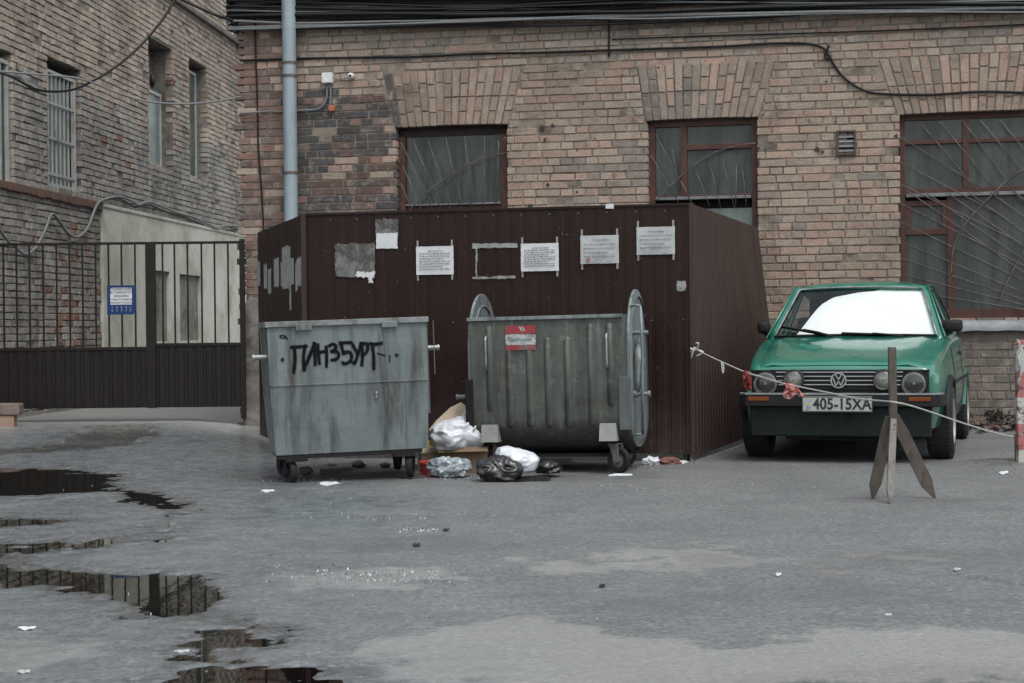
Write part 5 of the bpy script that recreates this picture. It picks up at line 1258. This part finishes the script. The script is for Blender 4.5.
# wipers
def wiper(p0,p1,arm0):
    m=MB(); a=ws(*p0)+Vector((0,-.022,.016)); b=ws(*p1)+Vector((0,-.022,.016)); m.beam(a,b,.012,.022,(0,-1,1)); c_=ws(*arm0)+Vector((0,-.03,.012)); mid=a.lerp(b,.5)+Vector((0,-.02,.012)); m.tube([c_,c_.lerp(mid,.5)+Vector((0,-.01,.008)),mid],[.010,.008,.006],6)
    m.build('wiper',M_blk,CAR)
wiper((-.90,.20),(-.30,.015),(-.22,-.02)); wiper((-.14,.04),(.56,.0),(.62,-.04))
# mirrors
for s in (-1,1):
    m=MB(); xm_=.775 if s>0 else -.76; hm_=.078 if s>0 else .052; m.box(xm_-hm_,xm_+hm_,.50,.59,.985,1.085,b=.03); mo=m.build('mirror',M_blk,CAR,smooth=True); mo.data.set_sharp_from_angle(angle=R(60))
    m=MB(); m.beam((s*.71,.56,.95),(s*.76,.56,.995),.05,.03,(0,0,1)); m.build('mirror_stalk',M_blk,CAR)
# wheels
M_tyre=worn('tyre rubber',(.018,.018,.018),(.028,.027,.026),None,.8,0,12)
M_rim=worn('alloy rim',(.38,.38,.37),(.26,.26,.255),(.06,.055,.05),.4,.5,14)
def wheel(x,y,s):
    o=empty('wheel',(x,y,.29)); o.parent=CAR; w=.185
    m=MB(); m.lathe([(.17,-w/2+.01),(.20,-w/2-.004),(.255,-w/2-.006),(.278,-w/2+.012),(.288,-w/2+.03),(.290,0),(.288,w/2-.03),(.278,w/2-.012),(.255,w/2+.006),(.20,w/2+.004),(.17,w/2-.01)],axis='x',n=48)
    m.build('tyre',M_tyre,o,auto=40)
    m=MB()
    for k in range(48):
        q=2*math.pi*k/48
        for (x0,x1) in ((-.085,-.05),(-.04,-.004),(.004,.04),(.05,.085)):
            M=Matrix.Rotation(q+(.03 if x0<0 else -.03),4,'X'); m.box(x0,x1,-.007,.007,.286,.2935,M=M)
    m.build('tread',M_tyre,o)
    m=MB(); so_=s*w/2
    m.lathe([(.176,so_-s*.0),(.180,so_+s*.004),(.172,so_+s*.006),(.160,so_-s*.012),(.150,so_-s*.045),(.05,so_-s*.035),(.045,so_-s*.012),(.001,so_-s*.010)],axis='x',n=40)
    m.build('rim',M_rim,o,auto=35)
    m=MB()
    for k in range(8):
        q=2*math.pi*k/8; M=Matrix.Rotation(q,4,'X'); m.prism([(-.020,.07),(.020,.07),(.026,.145),(-.026,.145)],so_-s*.035,so_-s*.030,plane='yz'); 
        m.v[-8:]=[tuple(M@Vector(v)) for v in m.v[-8:]]
    m.build('rim_slots',M_blk,o)
for y in (0,2.4):
    for s in (-1,1): wheel(s*.712,y,s)
# arch flares
for (y,mt) in ((0,M_blk),(2.4,M_car)):
    for s in (-1,1):
        m=MB(); n=24; vs=[];fs=[]
        for i in range(n+1):
            a=R(4+172*i/n); 
            for (r_,x_) in ((.318,.770),(.320,.806),(.330,.808),(.345,.797),(.355,.770)): vs.append((s*x_,y+r_*math.cos(a),.305+r_*math.sin(a)))
        for i in range(n):
            for k in range(4): fs.append((i*5+k,i*5+k+1,(i+1)*5+k+1,(i+1)*5+k))
        m.add(vs,fs); m.build('wheel_arch_flare',mt,CAR,smooth=True,fix=True)
# doors: shut lines, handle, rubbing strip
for s in (-1,1):
    def sp_(y,z,o_=.003):
        S_=sec(y); xs=[(z_,x_) for x_,z_ in S_[3:11]]
        return Vector((s*(lerp_tab(xs,z)+o_),y,z))
    d=MB()
    for (y,za,zb2) in ((.50,.36,.93),(1.62,.36,.93)): d.tube([sp_(y,za+(zb2-za)*k/8,.0) for k in range(9)],.0045,4)
    d.tube([sp_(.50+1.12*k/8,.36,.0) for k in range(9)],.0045,4); d.build('shut_line',M_blk,CAR)
    d=MB(); d.tube([sp_(.36+2.4*k/12,.585,.006) for k in range(0,10)],.012,6); d.build('rubbing_strip',M_blk,CAR)
    d=MB(); p=sp_(1.50,.80,.012); d.box(min(p.x-.012,p.x+.012),max(p.x-.012,p.x+.012),1.42,1.56,.785,.815,b=.006); d.build('door_handle',M_grey,CAR)
# rear lamps and bumper
m=MB(); m.box(-.78,.78,2.98,3.06,.42,.53,b=.02); m.build('bumper',M_grey,CAR)
for s in (-1,1): m=MB(); m.box(min(s*.45,s*.68),max(s*.45,s*.68),2.99,3.015,.62,.74,b=.006); m.build('tail_light',plain('red lens',(.25,.01,.01),.3),CAR)
# ================================================================= WOODEN STAND, ROPE, STAKE
M_woodl=worn('whitish worn wood',(.22,.205,.19),(.15,.135,.125),(.08,.07,.06),.85,0,9,8,.5,.68,True,.004,40)
pt=at(892,347,10.15); ft=Vector((pt.x+.004,10.15,.40))
ST=empty('wooden_stand',(pt.x,10.15,0),0,'small three legged stand of grey boards with an upright post, standing before the car','stand')
L=lambda v:v-Vector((pt.x,10.15,0))
m=MB(); m.beam(L(ft),L(Vector((pt.x,10.15,pt.z))),.046,.034,(0,1,0),bev=.004); m.build('post',M_wood,ST)
def leg(top,foot,w,mat,name='leg'):
    a=Vector(top);b=Vector(foot); d=(b-a); Ln=d.length; d.normalize(); y=Vector((0,1,0)); r=d.cross(y).normalized(); n_=r.cross(d)
    P=[(-w*.38,0),(w*.38,0),(w*.5,.12),(w*.5,Ln*.80),(w*.12,Ln),(-w*.05,Ln),(-w*.5,Ln*.84),(-w*.5,.12)]
    m=MB(); q=len(P); 
    vs=[a+r*u+d*v-n_*.011 for u,v in P]+[a+r*u+d*v+n_*.011 for u,v in P]
    m.add([L(v) for v in vs],[tuple(range(q)),tuple(range(2*q-1,q-1,-1))]+[(i,i+q,(i+1)%q+q,(i+1)%q) for i in range(q)]); return m.build(name,mat,ST,bevel=.002)
g1=ground_at(872.5,499); g2=ground_at(890,503.5); g3=ground_at(934.5,498)
leg((pt.x-.012,10.17,.50),(g1.x,g1.y,0.0),.068,M_wood); leg((pt.x+.022,10.20,.50),(g3.x,g3.y,0.0),.075,M_wood)
l2=leg((pt.x-.002,10.118,.49),(g2.x,g2.y,0.0),.042,M_woodl); l2['label']='whitish front board leg'
m=MB(); 
for z in (.46,.43): m.lathe([(.001,-.002),(.006,-.001),(.006,.002)],c=(0,-.058,z),axis='y',n=8)
m.build('nail',M_rust,ST)
rp=[at(697,350,13.1),at(705,354,13.0),at(722,362,12.7),at(745,372,12.35),at(765,378,12.1),at(785,384,11.85),at(800,387,11.6),at(830,393,11.2),at(860,399,10.7),at(893,402,10.1),at(915,407,10.3),at(945,417,10.9),at(975,427,11.6),at(1000,434,12.2),at(1015,437,12.55)]
M_rope=plain('pale cord',(.42,.41,.39),.8)
m=MB(); m.tube(spline(rp,5),.0052,6); tag(m.build('cord',M_rope,None,smooth=True),'pale thin cord strung from the fence corner past the stand to the striped post','cord')
m=MB(); rs=random.Random(9); kn=rp[0]
for i in range(6):
    a=kn+Vector((rs.uniform(-.05,.05),-.02,rs.uniform(-.03,.04))); m.tube(spline([kn,a+Vector((rs.uniform(-.03,.03),-.03,rs.uniform(-.03,.03))),a+Vector((rs.uniform(-.05,.05),0,rs.uniform(-.06,.04)))],4),.007,5)
tag(m.build('knot',plain('white rag knot',(.5,.5,.5),.8),None,smooth=True),'ragged white knot tying the cord to the fence corner','knot')
def cloth(name,P,d,mat,label,cat='rag',curl=.02,nn=10,group=None):
    """hanging scrap: P = outline pixels at depth d -> a creased sheet"""
    pts=[at(x,y,d) for x,y in P]; c=sum(pts,Vector())/len(pts); rings=4; vs=[tuple(c+Vector((0,-curl,0)))]; N=len(pts)*3; op=spline(pts+[pts[0]],3)[:-1]; N=len(op)
    for k in range(1,rings+1):
        for i,p in enumerate(op):
            q=c.lerp(p,k/rings); q=q+Vector((0,curl*math.sin(i*1.7+k)*.8-curl*(1-k/rings),0)); vs.append(tuple(q))
    fs=[(0,1+i,1+(i+1)%N) for i in range(N)]
    for k in range(rings-1):
        for i in range(N): a=1+k*N+i; b=1+k*N+(i+1)%N; fs.append((a,b,b+N,a+N))
    m=MB(); m.add(vs,fs); return tag(m.build(name,mat,None,smooth=True,fix=False),label,cat,group)
M_flag=worn('faded red cloth',(.50,.16,.14),(.42,.11,.10),(.55,.40,.38),.8,0,12,8,.5,.65)
M_flagd=worn('dark red tape',(.20,.022,.026),(.12,.02,.02),None,.5,0,12)
cloth('red_flag',[(786,383),(795,384.5),(796,390),(793,397.5),(788,399),(783,396.5),(785,389)],11.78,M_flag,'faded pink red cloth tag hanging from the cord over the left fog lamp')
cloth('red_flag',[(795,385),(803.5,395),(799,396.5),(796,391)],11.70,M_flag,'small pointed pink tail beside the faded cloth tag on the cord')
cloth('red_tape',[(743,371),(750,372),(752,386),(750,391),(745,388),(743,380)],12.3,M_flagd,'dark red tape hanging from the cord just left of the car headlight','tape')
cloth('white_tape',[(721,362),(724,364),(724,372),(722,372)],12.68,M_paper,'thin white strip of tape dangling from the cord near the fence','tape',.005)
# striped post
sp_=ground_at(1023,466); sx_=sp_.x; 
PO=empty('striped_post',(sx_+.012,sp_.y,0),0,'short leaning post with peeling red and white stripes at the right edge','post')
t=NT('peeling red and white stripes'); g_=t.n('ShaderNodeSeparateXYZ'); t.l(t.tc.outputs['Object'],g_.inputs[0]); n=t.noise(30,6,.75); k=t.math('ADD',g_.outputs[2],t.math('MULTIPLY',n,.03)); k=t.math('FRACT',t.math('ADD',t.math('MULTIPLY',k,2.6),.15)); k=t.mask(k,.49,.51)
c=t.mix(k,(.34,.33,.31),(.27,.09,.085)); n2=t.noise(14,6,.75); c=t.mix(t.mask(n2,.54,.58),c,(.05,.042,.038)); n3=t.noise(40,5,.7); c=t.mix(t.mask(n3,.6,.64,0,.7),c,(.36,.35,.33)); M_str=t.fin(c,.7,t.bump(n2,.006,.8))
m=MB(); m.prism([(-.052,0),(.052,0),(.045,.92),(-.030,.93),(-.062,.90)],-.03,.03); m.build('upright',M_str,PO,bevel=.006)
m=MB(); m.tube([(-.02,-.03,.86),(-.05,-.045,.80),(-.03,-.05,.70),(-.055,-.045,.62),(-.04,-.035,.58)],.010,6); m.tube([(-.06,-.04,.93),(-.04,-.045,.90),(-.06,-.04,.86)],.010,6); m.build('tape_tail',M_stw,PO,smooth=True)
rb=ground_at(1015.5,465); m=MB(); m.tube([rb,rb+Vector((.002,0,.10)),at(1015,437,rb.y)+Vector((0,0,.02))],.006,6); tag(m.build('steel_rod',M_rust),'thin rusty rod standing in the dirt that holds the end of the cord','rod')
# ================================================================= RUBBISH
def bag(name,c,dims,seed,mat,label,crum=.25,rot=0,sub=5,cat='bag',top=None,group=None,flat=True):
    bm=bmesh.new(); bmesh.ops.create_icosphere(bm,subdivisions=sub,radius=1)
    for v in bm.verts:
        n=v.co.copy(); f=1+crum*.8*mn.fractal(n*1.1+Vector((seed,0,0)),1,2,2)
        r1=1-abs(mn.noise(n*1.9+Vector((seed,5,0)))); r2=1-abs(mn.noise(n*4.2+Vector((0,seed,3)))); f+=crum*(.42*(r1**6)+.12*(r2**6))-.15*crum
        p=n*f
        if top and p.z>0: p.x+=top[0]*p.z*p.z; p.y+=top[1]*p.z*p.z
        v.co=Vector((p.x*dims[0],p.y*dims[1],p.z*dims[2]))
    if flat:
        for v in bm.verts: v.co.z=max(v.co.z,-dims[2]*.8)
    me=bpy.data.meshes.new(name); bm.to_mesh(me); bm.free()
    o=link_mesh(name,me,mat,None,True); o.location=c; o.rotation_euler=(0,0,rot)
    return tag(o,label,cat,group)
def plastic(name,c1,c2,rough=.3,trans=.0):
    t=NT(name); n=t.noise(9,5,.6,None,.8); c=t.mix(t.mask(n,.35,.65),c1,c2); nb=t.noise(14,5,.65,None,1.5); t.fin(c,rough,t.bump(nb,.007,.5)); t.p.inputs['Coat Weight'].default_value=.2; return t.m
M_bagw=plastic('white plastic bag',(.55,.57,.61),(.42,.44,.48),.35); M_bagb=plastic('black plastic bag',(.010,.010,.011),(.018,.018,.02),.25); M_clear=plastic('crumpled clear plastic',(.30,.34,.37),(.14,.16,.18),.2)
M_card=worn('brown cardboard',(.17,.115,.075),(.125,.085,.055),(.12,.085,.055),.85,0,5); M_card2=worn('pale tan cardboard',(.46,.38,.28),(.40,.33,.24),(.28,.22,.16),.85,0,3,1.5,.55,.75,False,.004,8)
M_redb=worn('red carton',(.42,.04,.03),(.30,.03,.025),None,.5,0,8)
def slab(name,P,d0,d1,th,mat,label,cat,bend=0,group=None):
    """a sheet through pixel outline P whose depth runs from d0 (bottom) to d1 (top)"""
    ys_=[y for x,y in P]; y0,y1=max(ys_),min(ys_); pts=[]
    for x,y in P:
        k=(y0-y)/(y0-y1); pts.append(at(x,y,d0+(d1-d0)*k+bend*math.sin(math.pi*k)))
    n=len(pts); m=MB(); m.add(pts+[p+Vector((0,th,th*.3)) for p in pts],[tuple(range(n)),tuple(range(2*n-1,n-1,-1))]+[(i,i+n,(i+1)%n+n,(i+1)%n) for i in range(n)])
    return tag(m.build(name,mat,None,bevel=min(.003,th*.3)),label,cat,group)
slab('cardboard_sheet',[(436,437),(429,430),(436,421),(450,408),(461,402.5),(469,409),(470,425),(456,432),(440,434)],12.45,12.65,.012,M_card2,'large pale tan cardboard sheet sticking up between the two bins','cardboard',.06)
o=bag('plastic_bag',at(457,435,12.42),(.19,.14,.13),3,M_bagw,'crumpled white plastic bag on top of the box between the bins',.32,.3,cat='bag',top=(.25,0))
bag('plastic_bag',at(472,414,12.52),(.07,.08,.09),8,M_bagw,'small white bag showing behind the left edge of the ribbed bin',.3)
def carton(name,px,py,d,w,dp,h,rot,mat,label,open_=False,z=0):
    p=ground_at(px,py,z) if d is None else at(px,py,d); E=empty(name,(p.x,p.y,z),rot,label,'box')
    m=MB(); t_=.006
    for (a,b,c_,d_) in ((-w/2,w/2,0,t_),(-w/2,w/2,dp-t_,dp),(-w/2,-w/2+t_,t_,dp-t_),(w/2-t_,w/2,t_,dp-t_)): m.box(a,b,c_,d_,0,h)
    m.box(-w/2+t_,w/2-t_,t_,dp-t_,0,t_); m.build('carton',mat,E)
    m=MB(); m.add([(-w/2,0,h),(w/2,0,h),(w/2+.02,-h*.28,h*.85),(-w/2-.01,-h*.3,h*.8)],[(0,1,2,3)]); f=m.build('flap',mat,E); sm=f.modifiers.new('s','SOLIDIFY'); sm.thickness=.005
    m=MB(); m.add([(-w/2,dp,h),(w/2,dp,h),(w/2,dp+h*.25,h*1.15),(-w/2,dp+h*.25,h*1.12)],[(0,1,2,3)]); f=m.build('flap',mat,E); sm=f.modifiers.new('s','SOLIDIFY'); sm.thickness=.005
    return E
carton('cardboard_box',464,470,12.35,.34,.25,.19,-.15,M_card,'brown cardboard box lying under the crumpled white bag between the bins')
carton('cardboard_box',436,466,12.55,.22,.20,.17,.2,M_card2,'smaller pale cardboard box behind the red carton by the left bin')
E=carton('red_carton',433,470,12.2,.10,.10,.085,.55,M_redb,'small bright red carton beside the right wheel of the left bin')
slab('yellow_wrapper',[(425,447),(427,440),(433,442),(434,447)],12.4,12.45,.004,plain('yellow wrapper',(.55,.40,.06),.5),'small yellow wrapper wedged above the red carton','wrapper')
bag('clear_wrap',at(449,468,12.05),(.14,.11,.075),12,M_clear,'crumpled clear plastic wrap on the ground between the two bins',.5,.2,cat='plastic wrap')
bag('plastic_bag',at(517,461,11.78),(.155,.13,.10),21,M_bagw,'white plastic bag with faint red marks lying before the ribbed bin',.16,-.1,top=(-.3,0))
q=at(534,467,11.66); m=MB()
rs=random.Random(2)
for i in range(7):
    a=q+Vector((rs.uniform(-.02,.015),rs.uniform(-.012,.0),rs.uniform(-.035,.035))); m.box(a.x-.006,a.x+.006,a.y-.002,a.y,a.z-.004,a.z+.004)
q0_=bag('plastic_bag',at(499,470,11.72),(.16,.15,.10),33,M_bagb,'shiny black bag slumped left of the white bag before the ribbed bin',.35,.5)
slab('black_sheet',[(500,485),(520,477),(540,476),(552,478),(549,481.5),(525,483),(505,485)],11.55,11.75,.012,M_bagb,'flat tail of black plastic spread out in front of the white bag','plastic sheet')
bag('plastic_bag',at(548,467,12.0),(.10,.12,.055),41,M_bagb,'dark bag half hidden behind the white bag under the ribbed bin',.3)
slab('foam_tray',[(608,478),(609,475.5),(616,474),(632,474.5),(634,477.5),(628,479)],11.95,12.05,.012,M_paper,'flat white foam tray lying below the wheel of the ribbed bin','tray')
bag('crumpled_paper',at(651,462,12.95),(.065,.05,.04),51,M_bagw,'crumpled white paper by the fence foot right of the ribbed bin',.5,cat='paper')
bag('rag',at(669,462,12.95),(.085,.05,.035),52,worn('dirty reddish cloth',(.20,.06,.05),(.12,.07,.06),None,.85,0,9),'dirty reddish rag at the fence foot near the right corner',.4,cat='rag')
for k,(P,lab) in enumerate((([(396,466),(440,462),(441,466),(400,470)],'pale plank lying under the right half of the lettered bin'),([(318,468),(352,466),(352,471),(320,474)],'broken board lying under the left half of the lettered bin'),([(508,462),(556,459),(572,462),(520,466)],'grey board lying under the ribbed bin'))):
    p=[ground_at(x,y) for x,y in P]; m=MB(); m.add(p+[v+Vector((0,0,.03)) for v in p],[(0,1,2,3),(7,6,5,4)]+[(i,i+4,(i+1)%4+4,(i+1)%4) for i in range(4)]); tag(m.build('plank',M_woodl),lab,'plank')
for k,(x,y,s_) in enumerate(((306,474,.05),(330,470,.045),(358,468,.055),(385,468,.04),(299,478,.03))):
    p=ground_at(x,y); o=bag('rubble_piece',p+Vector((0,0,s_*.5)),(s_,s_*.8,s_*.6),70+k,M_plaster,'grey lump of rubble lying in the dark under the lettered bin',.4,cat='rubble',group='rubble under the lettered bin',sub=3)
def flatlit(P,mat,label,name='paper_scrap',cat='litter',h=.004):
    p=[ground_at(x,y) for x,y in P]; c=sum(p,Vector())/len(p); p=spline([c.lerp(v,.82) for v in p]+[c.lerp(p[0],.82)],3)[:-1]; rj_=random.Random(len(label)); p=[c.lerp(v,rj_.uniform(.75,1.08)) for v in p]; n=len(p); m=MB()
    m.add([(v.x-c.x,v.y-c.y,h+.0025*math.sin(i*2.1)) for i,v in enumerate(p)]+[(0,0,h+.003)],[(i,(i+1)%n,n) for i in range(n)]); o=m.build(name,mat,None); o.location=(c.x,c.y,0); sm=o.modifiers.new('s','SOLIDIFY'); sm.thickness=.003; sm.offset=1; return tag(o,label,cat)
flatlit([(317,483),(338,482),(340,485),(320,487)],M_paper,'flat white sheet of paper on the asphalt before the lettered bin')
flatlit([(259,491),(274,490),(275,492.5),(262,493.5)],M_paper,'small white scrap on the wet asphalt left of the lettered bin')
flatlit([(442,530),(449,529.5),(449,531.5),(443,532)],M_bagb,'small black scrap at the right end of a patch of pale crumbs','dark_scrap')
flatlit([(412,545),(420,544),(420,547),(414,548)],M_bagb,'black leaf like scrap on open asphalt left of the middle','dark_scrap')
flatlit([(775,575),(782,574),(782,577),(777,578)],M_paper,'tiny white chip on the asphalt below the car')
flatlit([(884,616),(893,615),(893,618),(886,618.5)],M_stw,'white chip on the asphalt at the lower right')
flatlit([(953,570),(962,569),(962,572),(955,572.5)],M_stw,'white chip just above the crack at the right')
flatlit([(598,586),(606,585),(606,588),(600,588.5)],M_bagb,'small dark bit on the asphalt right of the middle','dark_scrap')
flatlit([(776,576),(784,576),(783,578),(777,579)],M_card2,'tan chip on the asphalt below the white one') if False else None
flatlit([(676,461),(684,460),(690,463),(680,465)],M_paper,'white wrapper on the ground at the right corner of the fence')
flatlit([(998,473),(1008,471),(1010,474),(1000,476)],M_paper,'white scrap in the dirt beside the striped post')
flatlit([(15,673),(30,672),(31,675),(18,676)],M_stw,'pale scrap at the far lower left of the yard')
flatlit([(16,629),(35,628),(35,631),(19,632)],M_paper,'small white scrap on the wet asphalt at the left below the long puddle')
flatlit([(172,653),(188,652),(190,654),(176,655)],M_stw,'white scrap at the left edge of the lobed puddle')
# fine crumbs, past counting
rs=random.Random(12); m=MB()
def crumb(x,y,s,mi):
    ins_=any(sdpoly(np.array([x]),np.array([y]),P_)[0]<.12 for P_ in PUDW)
    if ins_ and rs.random()<.8: return
    z=-.004 if ins_ else .004; a=rs.uniform(0,3.14); P=[]
    for i in range(5): q=a+i*1.2566; k=s*rs.uniform(.5,1.2); P.append((x+k*math.cos(q),y+k*math.sin(q),z-.01))
    m.add(P+[(x,y,z+s*.35)],[(i,(i+1)%5,5) for i in range(5)],mi)
for i in range(1100):
    x=rs.uniform(-5,5.5); y=5+rs.random()**.7*11; crumb(x,y,rs.uniform(.002,.0055),0 if rs.random()<.3 else (1 if rs.random()<.7 else 2))
for (px,py,rx,ry,n) in ((422,530,.16,.06,60),(365,577,.45,.22,240),(430,516,.7,.15,120),(640,468,.5,.12,90),(460,478,.6,.12,120),(1000,470,.4,.15,120),(300,480,.4,.1,80),(640,490,.9,.4,80),(150,600,.6,.3,60)):
    c=ground_at(px,py)
    for i in range(n): crumb(c.x+rs.gauss(0,rx*.5),c.y+rs.gauss(0,ry*.6),rs.uniform(.002,.007),0 if rs.random()<.35 else (1 if rs.random()<.6 else 2))
tag(m.build('crumbs',[M_paper,M_bagb,M_card],None,fix=False),'fine pale and dark crumbs of litter scattered over the yard','litter',kind='stuff')
# rubble along the foot of the wall on the right
rs=random.Random(5); M_rub=worn('broken brick and dirt',(.13,.115,.10),(.075,.068,.06),(.16,.09,.07),.95,0,6,4,.5,.65,False,.008,30)
m=MB()
for i in range(420):
    px=rs.uniform(952,1075); w_=fwp(px,425,.03+abs(rs.gauss(0,.12))); s_=rs.uniform(.012,.04); bm=bmesh.new(); bmesh.ops.create_icosphere(bm,subdivisions=1,radius=1)
    for v in bm.verts: v.co*=rs.uniform(.7,1.2)
    z=.09*rs.random()+.03
    M_=Matrix.Translation((w_.x,w_.y,z))@Matrix.Rotation(rs.random()*6,4,'Z')@Matrix.Diagonal((s_*1.4,s_,s_*.7,1)); bm.verts.index_update()
    m.add([M_@v.co for v in bm.verts],[[v.index for v in f.verts] for f in bm.faces]); bm.free()
tag(m.build('rubble',M_rub,None),'low drift of broken brick and dirt along the foot of the wall behind the car','rubble',kind='stuff')
M_twig=plain('dark twigs',(.025,.022,.018),.9)
tw=MB(); c=fwp(1000,425,.25)
for i in range(22):
    a=c+Vector((rs.gauss(0,.13),rs.gauss(0,.06),.05)); b=a+Vector((rs.uniform(-.09,.09),rs.uniform(-.05,.05),rs.uniform(.03,.13))); tw.tube([a,a.lerp(b,.5)+Vector((.01,0,.01)),b],.004,4)
    for k in range(3):
        e=a.lerp(b,rs.random()); f_=e+Vector((rs.uniform(-.05,.05),rs.uniform(-.03,.03),rs.uniform(-.01,.04))); n_=Vector((rs.uniform(-.02,.02),0,rs.uniform(.01,.02))); tw.add([e,e.lerp(f_,.5)+n_,f_,e.lerp(f_,.5)-n_],[(0,1,2,3)])
tag(tw.build('dead_weeds',M_twig,None,fix=False),'tangle of dark dead weeds at the wall foot left of the striped post','weeds')
# stone block on bricks at the left edge
p=ground_at(10,423,.1); p.y=17.3; p.x=at(10,423,17.3).x
SB=empty('stone_block',(p.x,p.y,.10),0,'rough brownish stone block resting on two pale bricks at the left edge by the gate','block')
m=MB(); m.box(-.30,.115,-.08,.10,.115,.235,b=.02); o=m.build('block',worn('brown stone',(.20,.15,.135),(.12,.09,.08),(.05,.04,.035),.9,0,10,4,.5,.65,False,.02,12),SB)
for x,g_ in ((-.02,0),(-.20,1)):
    m=MB(); m.box(x-.075,x+.075,-.06,.06,-.01,.112,b=.008); tag(m.build('support_brick',worn('pale pinkish brick',(.33,.22,.17),(.25,.17,.13),None,.9),SB))
# ================================================================= LIGHT, SKY, CAMERA
w=bpy.data.worlds.new('World'); scene.world=w; w.use_nodes=True; nt=w.node_tree; nt.nodes.clear()
sky=nt.nodes.new('ShaderNodeTexSky'); sky.sky_type='NISHITA'; sky.sun_disc=False
EL=R(60); AZ=R(155)      # high, behind the camera, slightly right
sky.sun_elevation=EL; sky.sun_rotation=AZ; sky.air_density=1.3; sky.dust_density=3.5; sky.ozone_density=1.0
hs=nt.nodes.new('ShaderNodeHueSaturation'); hs.inputs['Saturation'].default_value=.36; hs.inputs['Value'].default_value=1.6
bg=nt.nodes.new('ShaderNodeBackground'); bg.inputs['Strength'].default_value=SKY_S
wo=nt.nodes.new('ShaderNodeOutputWorld')
tn=nt.nodes.new('ShaderNodeMix'); tn.data_type='RGBA'; tn.blend_type='MULTIPLY'; tn.inputs[0].default_value=1; tn.inputs[7].default_value=(.975,1.0,.985,1)
nt.links.new(sky.outputs[0],hs.inputs['Color']); nt.links.new(hs.outputs[0],tn.inputs[6]); nt.links.new(tn.outputs[2],bg.inputs[0]); nt.links.new(bg.outputs[0],wo.inputs[0])
sl=bpy.data.lights.new('sun','SUN'); sl.energy=SUN_S; sl.angle=R(30); sl.color=(1,1,.965)
so=bpy.data.objects.new('sun',sl); COL.objects.link(so)
# direction to the sun, same as the sky's
dv=Vector((math.sin(AZ)*math.cos(EL),math.cos(AZ)*math.cos(EL),math.sin(EL)))
so.rotation_euler=(-dv).to_track_quat('-Z','Y').to_euler()
cam=bpy.data.cameras.new('camera'); co=bpy.data.objects.new('camera',cam); COL.objects.link(co)
cam.sensor_width=36; cam.lens=F/1024*36; cam.clip_start=.1; cam.clip_end=2000
pitch=math.atan((341.5-HY)/F)
co.matrix_world=Matrix.Translation((0,0,CH))@Matrix.Rotation(math.pi/2-pitch,4,'X')@Matrix.Rotation(-ROLL,4,'Z')
scene.camera=co
scene.view_settings.view_transform='Standard'; scene.view_settings.look='None'; scene.view_settings.exposure=0; scene.view_settings.gamma=1
scene.render.resolution_x=1024; scene.render.resolution_y=683
